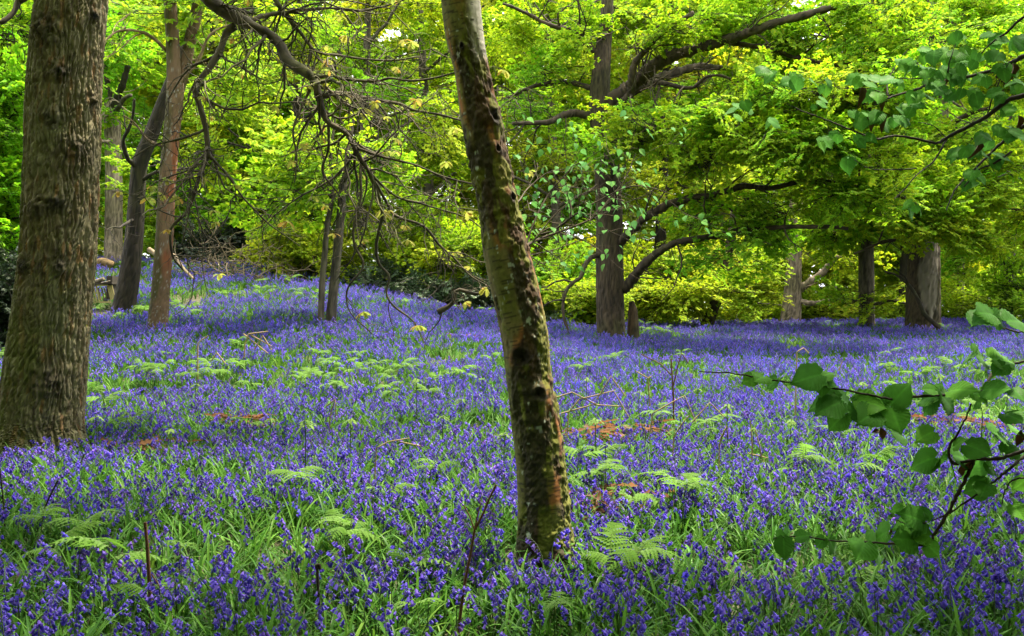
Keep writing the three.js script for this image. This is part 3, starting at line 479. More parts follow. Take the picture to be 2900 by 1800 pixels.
// ---- right side trees
{
  let b = ground(2613, 30), T = new Tree('old_oak', 'stout oak with a pale bark-stripped face on the right, a branch leaning on it', b, { seed: 51 });
  const strip = (p, n, a, y) => { const s = a - Math.PI / 2, c = barkColor(S_OAK)(p, n), e = smooth(fbm(s * 3, y * 1.6, 7, 3) * 0.9 - Math.abs(s + 0.15) * 0.8 + smooth(y, 1.1, 2.0) * 0.5, 0.35, 0.48), f = 0.7 + 0.6 * fbm(s * 18, y * 2.4, 3, 3); return c.map((v, k) => lerp(v * 1.1, [0.19, 0.165, 0.13][k] * f, e)); };
  T.trunk([[2613, 962, 100], [2613, 900, 92], [2614, 800, 88], [2616, 730, 84], [2620, 640, 72], [2640, 540, 58], [2655, 430, 50], [2660, 300, 44], [2650, 160, 36], [2640, 0, 28], [2640, -150, 18]], 30, { segs: 80, rows: 160, color: strip });
  for (const [p, q] of [[[[2640, 520, 30], [2560, 450, 29], [2470, 400, 28.4]], 22], [[[2650, 380, 30], [2750, 320, 29], [2860, 300, 28]], 20], [[[2650, 250, 30], [2560, 170, 29.4], [2480, 140, 29]], 18], [[[2630, 600, 30], [2700, 560, 28.8], [2800, 560, 28]], 16], [[[2600, 700, 29.6], [2540, 680, 29], [2490, 690, 28.6], [2420, 720, 28.2]], 12]]) T.limb(p, q, 6, { density: 0.6 });
  for (const [px, py, dd, a, bb, c, n] of [[2500, 560, 28, 1.2, 0.4, 1, 110], [2630, 600, 27.8, 1.1, 0.45, 0.8, 140], [2710, 650, 27.8, 0.6, 0.4, 0.6, 70], [2560, 640, 28, 0.7, 0.25, 0.6, 60], [2740, 560, 28, 1.2, 0.7, 1, 110], [2600, 470, 28, 1.2, 0.6, 1, 110], [2840, 450, 28, 1.2, 0.9, 1, 110], [2700, 380, 28.4, 1.3, 0.9, 1.2, 110], [2560, 180, 29, 1.6, 1, 1.4, 120], [2820, 200, 28.6, 1.6, 1.2, 1.4, 130], [2700, 60, 29, 1.8, 1, 1.5, 120], [2920, 600, 28, 1.0, 0.9, 1, 80], [2700, -250, 29, 3, 1.4, 3, 60]]) T.blob(at(px, py, dd), [a, bb, c], n, { tint: [1.05, 1.06, 0.9], scale: 0.72, vary: 0.22 });
  T.finish();
  b = at(2685, 958, 28); b.y = H(b.x, b.z); { const g = thing('fallen_branch', 'dark mossy fallen branch propped across the stripped oak trunk', 'branch', b), u = new Buf(), p = curve([at(2680, 962, 28), at(2655, 925, 28.2), at(2620, 892, 28.4), at(2600, 850, 28.6), at(2575, 810, 28.8), at(2540, 780, 29), at(2505, 768, 29.2)], 30); tube(u, p, p.map((q, k) => lerp(0.085, 0.03, k / 30) * (0.8 + 0.4 * noise(q.x * 5, q.y * 5, 1))), 8, barkColor(S_DARK)); mesh('bough', u.geometry(b), barkMat, g); const w = new Buf(); tube(w, [at(2575, 810, 28.8), at(2560, 780, 28.7), at(2530, 760, 28.6)], [0.03, 0.02, 0.01], 5, barkColor(S_DARK)); mesh('twig', w.geometry(b), barkMat, g); }
  b = ground(2455, 32); T = new Tree('straight_tree', 'straight grey trunk standing left of the stripped oak', b, { style: S_GREY, seed: 52 });
  T.trunk([[2455, 956, 48], [2454, 900, 43], [2453, 800, 42], [2452, 700, 41], [2450, 560, 38], [2448, 400, 34], [2440, 200, 28], [2440, 0, 22]], 32, { segs: 56, rows: 130 });
  T.limb([[2458, 865, 32], [2490, 860, 31.6], [2520, 850, 31.4], [2565, 858, 31.2]], 10, 7, { density: 0.5 }); T.limb([[2452, 620, 32], [2400, 570, 31], [2330, 560, 30]], 14, 5, { density: 0.6 }); T.limb([[2450, 500, 32], [2520, 430, 31], [2600, 400, 30]], 14, 5, { density: 0.6 });
  for (const [px, py, dd, a, bb, c, n] of [[2360, 640, 31.5, 1.0, 0.35, 0.6, 80], [2440, 610, 31, 1.0, 0.35, 0.8, 90], [2400, 845, 31.4, 0.4, 0.12, 0.4, 20], [2330, 500, 30, 1.4, 0.8, 1, 90], [2480, 360, 30, 1.4, 0.8, 1, 90]]) T.blob(at(px, py, dd), [a, bb, c], n, { tint: [1.0, 1.02, 0.95] });
  T.finish();
  b = ground(2235, 37); T = new Tree('pale_tree', 'pale ragged broad trunk half hidden in leaves, left of the straight grey trunk', b, { style: { ...S_PALE, moss: 0.4 }, seed: 53 });
  T.trunk([[2228, 958, 84], [2236, 920, 62], [2242, 860, 50], [2246, 790, 44], [2250, 700, 40], [2254, 560, 34], [2262, 400, 26]], 37, { segs: 56, rows: 110, rough: 0.07, flare: 0.5 }); T.limb([[2252, 850, 37], [2300, 858, 36.6], [2350, 850, 36.2], [2380, 845, 36]], 16, 9, { density: 0.4 }); T.limb([[2250, 830, 37], [2290, 800, 36.8], [2330, 770, 36.6], [2370, 720, 36.4]], 24, 14, { density: 0.4 });
  for (const [px, py, dd, a, bb, c, n] of [[2200, 740, 37.5, 1.1, 0.5, 0.6, 60], [2350, 720, 37.5, 1.1, 0.5, 0.6, 60], [2140, 860, 37.4, 0.6, 0.4, 0.5, 30]]) T.blob(at(px, py, dd), [a, bb, c], n, { kind: B_ROUND, tint: [1.05, 1, 1] });
  T.finish();
  b = ground(1995, 33); T = new Tree('leaning_tree', 'short mossy leaning trunk under drooping leaves right of the spreading oak', b, { style: S_OAK, seed: 54 });
  T.trunk([[1992, 968, 48], [2000, 930, 38], [2012, 890, 34], [2040, 820, 30], [2060, 740, 28], [2080, 600, 22]], 33, { segs: 48, rows: 90, flare: 0.6 });
  for (const [px, py, dd, a, bb, c, n] of [[1950, 820, 32.5, 0.9, 0.3, 0.6, 50], [2080, 820, 32.5, 0.8, 0.3, 0.6, 50], [2110, 760, 34, 1.2, 0.5, 0.6, 60], [1890, 840, 33, 0.9, 0.4, 0.6, 50], [2000, 730, 34, 1.2, 0.5, 0.8, 60], [1860, 770, 33.5, 0.9, 0.5, 0.6, 50]]) T.blob(at(px, py, dd), [a, bb, c], n, { kind: B_ROUND, tint: [1.1, 1.02, 1.1] });
  T.finish();
  b = ground(2719, 42); T = new Tree('slim_tree', 'slim pale distant trunk right of the stripped oak', b, { style: S_PALE, seed: 55 });
  T.trunk([[2719, 948, 24], [2719, 900, 20], [2720, 820, 19], [2720, 700, 17], [2722, 500, 14], [2726, 300, 10]], 42, { segs: 24, rows: 60 });
  for (const [px, py, dd, a, bb, c, n] of [[2720, 740, 41, 1.4, 1, 1.2, 60], [2760, 500, 41, 2, 1.4, 1.5, 70], [2700, 250, 41, 2, 1.4, 1.5, 70]]) T.blob(at(px, py, dd), [a, bb, c], n, { kind: B_ROUND });
  T.finish();
}

// ---- woodland behind: trees of which mainly crowns and a bit of trunk show
{
  const r = rng(900);
  const rows = [
    // px, depth, base width px, tint, lowest foliage py, label
    [-120, 30, 60, [0.75, 1.1, 0.9], 560, 'leafy fresh green tree at the left border behind the massive oak'], [60, 34, 46, [0.72, 1.1, 0.9], 640, 'dense green tree seen just left of the massive oak trunk'], [250, 44, 40, [0.85, 1.0, 0.9], 640, 'green tree behind the broken-topped pale tree'],
    [600, 40, 34, [0.9, 0.98, 0.9], 690, 'mid green tree rising behind the brushwood heap'], [822, 37, 26, [1.05, 1.0, 0.9], 640, 'thin brown trunk right behind the brushwood heap'], [1018, 33, 32, [1.05, 1.05, 0.9], 640, 'dark trunk behind the twin-stemmed sapling'], [1230, 38, 34, [1.15, 1.08, 0.9], 720, 'bright yellow-green tree above the dark hedge'], [1400, 42, 34, [1.1, 1.05, 0.9], 780, 'yellow-green tree peeping past the left side of the birch'],
    [1590, 36, 30, [1.05, 1.02, 1], 820, 'light green tree between the birch and the spreading oak'], [1860, 40, 34, [1.05, 1, 1], 800, 'green tree behind the right flank of the spreading oak'], [2120, 44, 36, [1.0, 1.02, 1], 800, 'green tree behind the pale ragged trunk'], [2560, 44, 34, [1.08, 1.04, 0.9], 800, 'yellowish tree behind the stripped oak'], [2850, 36, 40, [0.85, 1.05, 0.9], 760, 'green tree at the right border behind the hazel leaves'], [3020, 32, 44, [0.85, 1.05, 0.9], 820, 'green tree just outside the right border']];
  for (const [px, d, w, tint, low, label] of rows) {
    const b = ground(px, d), T = new Tree('woodland_tree', label, b, { group: 'trees closing the view behind the clearing', style: r() < 0.5 ? S_DARK : S_GREY, seed: 600 + px }), y0 = 880 - (b.y - EYE) / d * F, lean = (r() - 0.5) * 90;
    const px2 = (t) => px + lean * t;
    T.trunk([[px, y0 + 6, w * 1.2], [px2(0.1), y0 - 60, w], [px2(0.3), lerp(y0, 0, 0.3), w * 0.9], [px2(0.6), lerp(y0, 0, 0.6), w * 0.75], [px2(1), -40, w * 0.5], [px2(1.3), -320, w * 0.25]], d, { segs: 28, rows: 70 });
    for (let k = 0; k < 5; k++) { const t = 0.3 + 0.6 * r(), s = r() < 0.5 ? -1 : 1, L = (90 + 120 * r()), y = lerp(y0, 0, t); T.limb([[px2(t), y, d], [px2(t) + s * L * 0.5, y - 50, d - 0.6], [px2(t) + s * L, y - 70 - 60 * r(), d - 1.4 + r()]], w * 0.35, 5, { density: 0.45, sub: 1.2 }); }
    const spread = 3.2 / d * F;
    for (let k = 0; k < 15; k++) { const py = lerp(low, -120, (k + r() * 0.6) / 15), q = px2((y0 - py) / y0) + (r() - 0.5) * 2 * spread * (0.55 + 0.45 * Math.sin((k + 1) / 16 * Math.PI)); T.blob(at(q, py, d - 1.6 + 3 * r()), [1.6, 0.95, 1.3], 40, { kind: d > 38 ? B_FAR : B_ROUND, tint: tint.map((v) => v * (0.85 + 0.3 * r())), vary: 0.25 }); }
    T.finish();
  }
  // bushes at the edge of the clearing
  const bushes = [
    // px, py centre, depth, rx, ry, n, kind, tint, name, label
    [770, 690, 32.5, 1.3, 1.0, 170, B_ROUND, [1.25, 1.12, 1], 'bright_bush', 'sunlit lime green bush behind the twin-stemmed sapling'], [880, 740, 32, 0.9, 0.7, 100, B_ROUND, [1.2, 1.1, 1], 'bright_bush', 'small lime green bush right beside the twin-stemmed sapling'], [1330, 720, 31, 1.4, 1.0, 170, B_ROUND, [1.2, 1.1, 1], 'bright_bush', 'bright lime bush left of the birch above the dark hedge'], [1180, 700, 32, 1.2, 0.9, 120, B_ROUND, [1.12, 1.08, 1], 'bright_bush', 'lime green bush above the middle of the dark hedge'],
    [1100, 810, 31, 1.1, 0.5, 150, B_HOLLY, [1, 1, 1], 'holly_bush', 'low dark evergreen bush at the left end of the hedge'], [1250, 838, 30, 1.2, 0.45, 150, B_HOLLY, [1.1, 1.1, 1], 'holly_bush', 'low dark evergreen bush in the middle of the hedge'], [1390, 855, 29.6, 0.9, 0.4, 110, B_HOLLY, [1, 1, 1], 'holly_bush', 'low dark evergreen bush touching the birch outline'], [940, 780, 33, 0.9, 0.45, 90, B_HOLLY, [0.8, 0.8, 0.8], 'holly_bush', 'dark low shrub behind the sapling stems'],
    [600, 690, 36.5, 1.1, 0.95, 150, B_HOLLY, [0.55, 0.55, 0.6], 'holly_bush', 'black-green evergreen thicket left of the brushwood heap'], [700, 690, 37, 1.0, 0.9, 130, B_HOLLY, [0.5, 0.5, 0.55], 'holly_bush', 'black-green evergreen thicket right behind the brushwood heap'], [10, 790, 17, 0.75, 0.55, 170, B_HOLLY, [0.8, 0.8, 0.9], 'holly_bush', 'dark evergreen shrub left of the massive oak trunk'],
    [20, 560, 18, 0.8, 0.8, 150, B_ROUND, [0.75, 1.15, 0.9], 'leafy_bush', 'vivid green leafy shrub at the left border'], [-20, 300, 18, 1.0, 0.9, 160, B_ROUND, [0.8, 1.12, 0.9], 'leafy_bush', 'tall vivid green shrub at the upper left border'], [10, 90, 18.6, 0.9, 0.7, 110, B_ROUND, [0.9, 1.08, 0.9], 'leafy_bush', 'yellowish leafy shrub top at the upper left corner'],
    [1640, 830, 30, 1.0, 0.55, 110, B_ROUND, [1.05, 1, 1], 'leafy_bush', 'light green low shrub between birch and spreading oak'], [1560, 760, 31, 1.0, 0.8, 100, B_ROUND, [0.7, 0.95, 0.9], 'leafy_bush', 'darker green shrub right behind the birch'], [1600, 900, 30, 0.9, 0.3, 80, B_HOLLY, [1.2, 1.3, 1], 'holly_bush', 'low shaded shrub left of the spreading oak foot'],
    [1860, 880, 35, 1.2, 0.6, 100, B_ROUND, [1.15, 1.05, 1], 'leafy_bush', 'pale green low shrub right of the broken stump'], [2130, 890, 39, 1.4, 0.7, 100, B_ROUND, [1.1, 1.05, 1], 'leafy_bush', 'low green shrub left of the pale ragged trunk'], [2340, 880, 39, 1.4, 0.7, 100, B_ROUND, [1.1, 1.05, 1], 'leafy_bush', 'low green shrub right of the pale ragged trunk'], [2530, 860, 41, 1.4, 0.9, 110, B_ROUND, [1.15, 1.1, 1.1], 'leafy_bush', 'pale green shrub seen between the straight trunk and the stripped oak'], [2780, 860, 38, 1.6, 1.0, 130, B_ROUND, [0.95, 1.02, 0.9], 'leafy_bush', 'green shrub right of the slim pale trunk'], [2900, 800, 34, 1.2, 1.0, 120, B_ROUND, [0.8, 1.0, 0.8], 'leafy_bush', 'deep green shrub at the right border'], [1750, 780, 36, 1.4, 1.0, 100, B_ROUND, [1.05, 1, 1], 'leafy_bush', 'green shrub right behind the spreading oak trunk']];
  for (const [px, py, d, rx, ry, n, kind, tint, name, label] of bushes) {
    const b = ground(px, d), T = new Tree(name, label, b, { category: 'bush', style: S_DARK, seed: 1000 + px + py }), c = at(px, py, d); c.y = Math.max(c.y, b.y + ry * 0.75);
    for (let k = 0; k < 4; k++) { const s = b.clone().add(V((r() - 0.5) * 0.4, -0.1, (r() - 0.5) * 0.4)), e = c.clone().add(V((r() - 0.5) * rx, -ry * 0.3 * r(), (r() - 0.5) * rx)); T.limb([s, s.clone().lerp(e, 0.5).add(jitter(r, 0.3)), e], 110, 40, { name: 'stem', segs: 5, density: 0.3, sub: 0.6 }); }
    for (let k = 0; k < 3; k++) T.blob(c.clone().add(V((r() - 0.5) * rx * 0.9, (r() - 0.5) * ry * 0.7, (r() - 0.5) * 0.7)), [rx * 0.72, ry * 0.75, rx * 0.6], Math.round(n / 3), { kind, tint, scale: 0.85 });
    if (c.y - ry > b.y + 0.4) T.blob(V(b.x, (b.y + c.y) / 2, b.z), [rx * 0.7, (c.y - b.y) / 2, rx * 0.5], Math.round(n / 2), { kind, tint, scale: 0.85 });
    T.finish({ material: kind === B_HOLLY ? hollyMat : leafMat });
  }
  // far wood: one mass
  const T = { ms: [], cs: [] };
  for (let k = 0; k < 12500; k++) {
    const d = 52 + 22 * r(), px = -500 + 3900 * r(), x = (px - 1450) / F * d, y = H(x, -d) + 0.4 + 21 * r() ** 1.1, s = 1.0 + 0.8 * r(), q = 0.8 + 0.35 * fbm(x * 0.25, y * 0.3, d * 0.2, 2) + 0.1 * r();
    T.ms.push(frame(V(x, y, -d), V(r() - 0.5, -0.15, r() - 0.5), V(0, 1, 0).add(jitter(r, 0.7))).scale(V(s, s, s))); T.cs.push(new THREE.Color().setRGB(q * 1.12, q * 1.02, q));
  }
  const far = new THREE.Group(); far.name = 'distant_woodland'; far.userData = { kind: 'stuff', label: 'hazy mass of spring green woodland far behind all the trees', category: 'woodland' }; scene.add(far);
  B_FAR.forEach((g, i) => instances('leaves', g, leafMat, T.ms.filter((_, k) => k % 3 === i), T.cs.filter((_, k) => k % 3 === i), far));
}

// the same wood closes round behind the viewer and shades the clearing from that side
{
  const r = rng(950), ms = [], cs = [];
  for (let k = 0; k < 5600; k++) {
    const a = Math.PI * (-0.02 + 1.04 * r()), R = 12 + 13 * r(), x = Math.cos(a) * R * 1.4, z = Math.sin(a) * R - 6, y = 0.6 + 20 * r(), s = 1.7 + 1.1 * r(), q = 0.85 + 0.3 * r();
    ms.push(frame(V(x, y, z), V(r() - 0.5, -0.15, r() - 0.5), V(0, 1, 0).add(jitter(r, 0.7))).scale(V(s, s, s))); cs.push(new THREE.Color().setRGB(q, q, q));
  }
  for (let k = 0; k < 340; k++) {
    const x = (r() * 2 - 1) * 12, z = -8.5 + 15 * r(), y = 8 + 5 * r(), s = 1.2 + 0.7 * r(), q = 0.9 + 0.2 * r(); if (fbm(x * 0.35, z * 0.35, 6, 2) < 0.44) continue;
    ms.push(frame(V(x, y, z), V(r() - 0.5, -0.1, r() - 0.5), V(0, 1, 0).add(jitter(r, 0.6))).scale(V(s, s, s))); cs.push(new THREE.Color().setRGB(q, q, q));
  }
  const g = new THREE.Group(); g.name = 'surrounding_woodland'; g.userData = { kind: 'stuff', label: 'green woodland that closes the clearing behind and above the viewer, out of the picture', category: 'woodland' }; scene.add(g);
  B_FAR.forEach((geo, i) => instances('leaves', geo, leafMat, ms.filter((_, k) => k % 3 === i), cs.filter((_, k) => k % 3 === i), g));
}

// ---------------------------------------------------------------- bluebells
const BELL = [[0.13, 0.09, 0.58], [0.18, 0.13, 0.66], [0.09, 0.065, 0.48], [0.20, 0.135, 0.62]], STEM = [0.08, 0.15, 0.04], BLADE = [[0.045, 0.145, 0.016], [0.065, 0.185, 0.02], [0.09, 0.225, 0.024], [0.04, 0.12, 0.017]];
function bell(b, m, segs, color, fine) {
  const prof = fine ? [[0.0026, 0], [0.0054, 0.25], [0.0056, 0.65], [0.0085, 0.92], [0.0125, 0.9]] : [[0.003, 0], [0.0062, 0.35], [0.0105, 1]], L = 0.019, first = b.p.length / 3, p = V(0, 0, 0), n = V(0, 0, 0), nm = new THREE.Matrix3().getNormalMatrix(m);
  prof.forEach(([rad, t], i) => { for (let k = 0; k < segs; k++) { const a = k / segs * 6.283 + (i === prof.length - 1 && fine ? 0.2 : 0), q = fine && i === prof.length - 1 && k % 2 ? 0.8 : 1; n.set(Math.cos(a), 0.25, Math.sin(a)); p.set(n.x * rad * q, -t * L, n.z * rad * q).applyMatrix4(m); n.applyMatrix3(nm).normalize(); b.vert(p, n, color); } });
  for (let i = 0; i < prof.length - 1; i++) for (let k = 0; k < segs; k++) { const a = first + i * segs + k, e = first + i * segs + (k + 1) % segs; b.tri(a, a + segs, e); b.tri(e, a + segs, e + segs); }
}
function blade(b, r, root, az, L, w, color) {                     // strap leaf that arches over, with a keel
  const rise = 1.0 + 0.6 * r(), S = 6, dir = V(Math.cos(az), 0, Math.sin(az)), sideV = V(-dir.z, 0, dir.x), arch = 0.5 + 1.6 * r(); let ang = rise, p = root.clone(), prev = null;
  for (let k = 0; k <= S; k++) {
    const t = k / S, hw = w / 2 * (t < 0.5 ? 0.75 + 0.5 * t : 1.0 * Math.sqrt(Math.max(0, 1 - ((t - 0.5) / 0.5) ** 2.2)) ), n = V(-dir.x * Math.sin(ang), Math.cos(ang), -dir.z * Math.sin(ang));
    const row = k === S ? [b.vert(p, n, color)] : [b.vert(p.clone().addScaledVector(sideV, hw).addScaledVector(n, hw * 0.35), n.clone().addScaledVector(sideV, -0.4).normalize(), color), b.vert(p, n, color), b.vert(p.clone().addScaledVector(sideV, -hw).addScaledVector(n, hw * 0.35), n.clone().addScaledVector(sideV, 0.4).normalize(), color)];
    if (prev) { if (row.length === 3) { b.tri(prev[0], prev[1], row[0]); b.tri(prev[1], row[1], row[0]); b.tri(prev[1], prev[2], row[1]); b.tri(prev[2], row[2], row[1]); } else { b.tri(prev[0], prev[1], row[0]); b.tri(prev[1], prev[2], row[0]); } }
    prev = row; p = p.clone().addScaledVector(dir, Math.cos(ang) * L / S).addScaledVector(V(0, 1, 0), Math.sin(ang) * L / S); ang -= arch / S * (0.6 + 0.8 * t);
  }
}
// one plant: stem, hanging bells, leaves; returned as separate lists so that near plants can keep them apart
function plant(seed, fine) {
  const r = rng(seed), h = 0.27 + 0.11 * r(), az = r() * 6.28, side = V(Math.cos(az), 0, Math.sin(az)), lean = V((r() - 0.5) * 0.06, 0, (r() - 0.5) * 0.06), pts = [];
  for (let k = 0; k <= 7; k++) { const t = k / 7, nod = smooth(t, 0.7, 1.05); pts.push(V(0, h * t - nod * nod * 0.035, 0).addScaledVector(lean, t * t).addScaledVector(side, nod * 0.045)); }
  const c = new THREE.CatmullRomCurve3(pts), bells = [], n = 6 + Math.floor(r() * 4);
  for (let k = 0; k < n; k++) {
    const t = 0.70 + 0.29 * k / (n - 1), s = c.getPoint(t), a = az + (r() - 0.5) * 2.2, out = V(Math.cos(a), 0, Math.sin(a)), e = s.clone().addScaledVector(out, 0.010 + 0.008 * r()); e.y += 0.002;
    const axis = out.clone().multiplyScalar(-0.35 - 0.75 * r()).add(V(0, 1, 0)).normalize(), z = V(0, 0, 0).crossVectors(axis, V(0.3, 0.1, 1)).normalize(), x = V(0, 0, 0).crossVectors(z, axis).negate(), sc = 0.94 * (0.8 + 0.35 * r()) * (k === n - 1 ? 0.7 : 1), m = M4().makeBasis(x.normalize(), axis, z).setPosition(e).scale(V(sc, sc, sc));
    bells.push([m, BELL[Math.floor(r() * 4)].map((v) => v * (0.85 + 0.3 * r())), [s, e]]);
  }
  const leaves = [], nl = 3 + Math.floor(r() * 3);
  for (let k = 0; k < nl; k++) leaves.push([r() * 6.28, 0.2 + 0.16 * r(), 0.010 + 0.006 * r(), BLADE[Math.floor(r() * 4)]]);
  return { r, pts, bells, leaves, fine };
}
function plantInto(P, stems, bells, blades, pos = V(0, 0, 0), rot = 0) {
  const R = M4().makeRotationY(rot).setPosition(pos), tr = (p) => p.clone().applyMatrix4(R);
  if (stems) { tube(stems, P.pts.map(tr), P.pts.map((_, k) => lerp(0.0034, 0.0018, k / 7)), 3, STEM, false); for (const [, , [s, e]] of P.bells) tube(stems, [tr(s), tr(e)], [0.0012, 0.001], 3, [0.10, 0.09, 0.2], false); }
  if (bells) for (const [m, c] of P.bells) bell(bells, R.clone().multiply(m), P.fine ? 6 : 4, c, P.fine);
  if (blades) for (const [az, L, w, c] of P.leaves) blade(blades, P.r, tr(V(Math.cos(az) * 0.008, 0, Math.sin(az) * 0.008)), az + rot, L, w, c);
}
const clears = [[oakBase.x, oakBase.z, 0.52]]; for (const [px, d, rad] of [[1548, 5.35, 0.2], [1731, 26, 0.5], [446, 20, 0.25], [350, 23, 0.3], [2613, 30, 0.6], [2455, 32, 0.3], [936, 20, 0.14], [296, 24, 0.4], [300, 23.3, 0.45], [304, 22.6, 0.4]]) clears.push([(px - 1450) / F * d, -d, rad]);
const fernPatch = (x, z) => smooth(fbm(x * 0.28 + 50, z * 0.28, 8, 3), 0.56, 0.68);
const bellDensity = (x, z) => clamp(0.2 + 1.2 * smooth(fbm(x * 0.75 + 5, z * 0.75, 1, 3), 0.28, 0.6)) * (0.5 + 0.75 * smooth(fbm(x * 2.6 + 9, z * 2.6, 4, 2), 0.3, 0.6)) * (1 - 0.6 * fernPatch(x, z) * smooth(-z, 9, 14));
const free = (x, z, pad = 0) => clears.every(([a, b, q]) => (x - a) ** 2 + (z - b) ** 2 > (q + pad) ** 2);
{
  const r = rng(4242), near = [];
  // near plants one by one
  for (let d = 3.2; d < 12.5;) {
    const dd = d; d += 0.0; const half = 0.62 * dd + 0.6, band = 0.1, n = Math.round(2 * half * band * 150);
    for (let k = 0; k < n; k++) { const x = (r() * 2 - 1) * half, z = -dd - band * r(); if (r() < bellDensity(x, z) && free(x, z)) near.push([x, z, r() * 6.28, 0.82 + 0.4 * r(), r()]); }
    d += band;
  }
  near.sort((a, b) => b[1] - a[1]);
  const inView = ([x, z]) => { const d = -z, px = x / d * F + 1450, py = 880 + (EYE - 0.3 - H(x, z)) / d * F; return px > 10 && px < 2890 && py < 1790; };
  const single = new Set(near.filter(inView).slice(0, 300));
  const bellKinds = [0, 1, 2, 3].map((k) => { const b = new Buf(); bell(b, M4(), 6, BELL[k], true); return b.geometry(); });
  const variants = [0, 1, 2, 3, 4, 5].map((k) => {
    const P = plant(5000 + k, true), s = new Buf(); plantInto(P, s, null, null);
    const stem = s.geometry(), leaf = P.leaves.map(([az, L, w, c]) => { const b = new Buf(); blade(b, P.r, V(Math.cos(az) * 0.008, 0, Math.sin(az) * 0.008), az, L, w, c); return b.geometry(); });
    return { P, stem, leaf };
  });
  let i = 0;
  for (const q of near) if (single.has(q)) {
    const { P, stem, leaf } = variants[i % 6], px = q[0] / -q[1] * F + 1450, zone = px < 520 ? 'in the lower left corner' : px < 1100 ? 'between the thick brown stalk and the forked stalk' : px < 1560 ? 'below the birch foot' : px < 2150 ? 'right of the birch foot' : 'in the lower right corner', o = thing('bluebell', 'violet bluebell along the bottom border, ' + zone, 'bluebell', V(q[0], H(q[0], q[1]), q[1]), 'nearest bluebells ' + zone); o.rotation.y = q[2]; o.scale.setScalar(q[3]);
    mesh('stem', stem, petalMat, o); leaf.forEach((g) => mesh('leaf', g, bladeMat, o));
    P.bells.forEach(([m], k) => { const e = mesh('bell', bellKinds[(k + i) % 4], petalMat, o); m.decompose(e.position, e.quaternion, e.scale); });
    i++;
  }
  // the rest of the carpet
  const carpet = new THREE.Group(); carpet.name = 'bluebell_carpet'; carpet.userData = { kind: 'stuff', label: 'carpet of violet bluebells spreading over the whole woodland floor', category: 'bluebells' }; scene.add(carpet);
  const geo = [0, 1, 2, 3, 4].map((k) => { const P = plant(5100 + k, true), f = new Buf(), l = new Buf(); plantInto(P, f, f, null); plantInto(P, null, null, l); return [f.geometry(), l.geometry()]; });
  const sets = geo.map(() => [[], []]), eu = new THREE.Euler();
  const place = (x, z, rot, s, tilt = 0.12) => M4().compose(V(x, H(x, z) - 0.005, z), new THREE.Quaternion().setFromEuler(eu.set((r() - 0.5) * tilt, rot, (r() - 0.5) * tilt)), V(s, s * (0.9 + 0.2 * r()), s));
  const hue = () => { const t = r(), q = 0.65 + 0.65 * r(); return new THREE.Color().setRGB(q * (0.85 + 0.4 * t), q * (0.9 + 0.2 * t), q); };
  near.forEach((q, k) => { if (single.has(q)) return; const s = sets[k % 5]; s[0].push(place(q[0], q[1], q[2], q[3])); s[1].push(hue()); });
  // far plants in small clumps
  const clumps = [0, 1, 2].map((k) => { const f = new Buf(), l = new Buf(), q = rng(5200 + k); for (let j = 0; j < 8; j++) plantInto(plant(5300 + k * 10 + j, false), f, f, l, V((q() - 0.5) * 0.36, 0, (q() - 0.5) * 0.36), q() * 6.28); return [f.geometry(), l.geometry()]; });
  const cs = clumps.map(() => [[], []]);
  for (let d = 12.3; d < 50;) {
    const band = 0.25, half = 0.60 * d + 1.5, n = Math.round(2 * half * band * (d < 24 ? 15.5 : 12.5));
    for (let k = 0; k < n; k++) { const x = (r() * 2 - 1) * half, z = -d - band * r(), u = x / d * F + 1450; if (d > 38 && u < 1300) continue; if (r() < bellDensity(x, z) * 1.05 && free(x, z, 0.1)) { const s = cs[Math.floor(r() * 3)]; s[0].push(place(x, z, r() * 6.28, 0.85 + 0.35 * r())); s[1].push(hue()); } }
    d += band;
  }
  geo.forEach(([f, l], k) => { instances('flowers', f, petalMat, sets[k][0], sets[k][1], carpet); instances('leaves', l, bladeMat, sets[k][0], null, carpet); });
  clumps.forEach(([f, l], k) => { instances('flowers', f, petalMat, cs[k][0], cs[k][1], carpet); instances('leaves', l, bladeMat, cs[k][0], null, carpet); });
  // extra leaves and grass between the plants
  const tufts = [0, 1, 2, 3].map((k) => { const b = new Buf(), q = rng(5400 + k); for (let j = 0; j < 9; j++) blade(b, q, V((q() - 0.5) * 0.1, 0, (q() - 0.5) * 0.1), q() * 6.28, 0.14 + 0.2 * q(), 0.007 + 0.007 * q(), BLADE[Math.floor(q() * 4)]); return b.geometry(); });
  const tm = tufts.map(() => [[], []]);
  for (let d = 3.2; d < 48;) {
    const band = 0.25, half = 0.62 * d + 0.6, n = Math.round(2 * half * band * (d < 12 ? 38 : d < 24 ? 20 : 8));
    for (let k = 0; k < n; k++) { const x = (r() * 2 - 1) * half, z = -d - band * r(); if (!free(x, z)) continue; const s = tm[Math.floor(r() * 4)], q = 0.8 + 0.45 * r(); s[0].push(place(x, z, r() * 6.28, (0.75 + 0.5 * r()), 0.3)); s[1].push(new THREE.Color().setRGB(q * (0.85 + 0.5 * r()), q, q)); }
    d += band;
  }
  const grass = new THREE.Group(); grass.name = 'bluebell_leaves'; grass.userData = { kind: 'stuff', label: 'glossy green strap leaves and grass between the bluebells', category: 'grass' }; scene.add(grass);
  tufts.forEach((g, k) => instances('blades', g, bladeMat, tm[k][0], tm[k][1], grass));
}

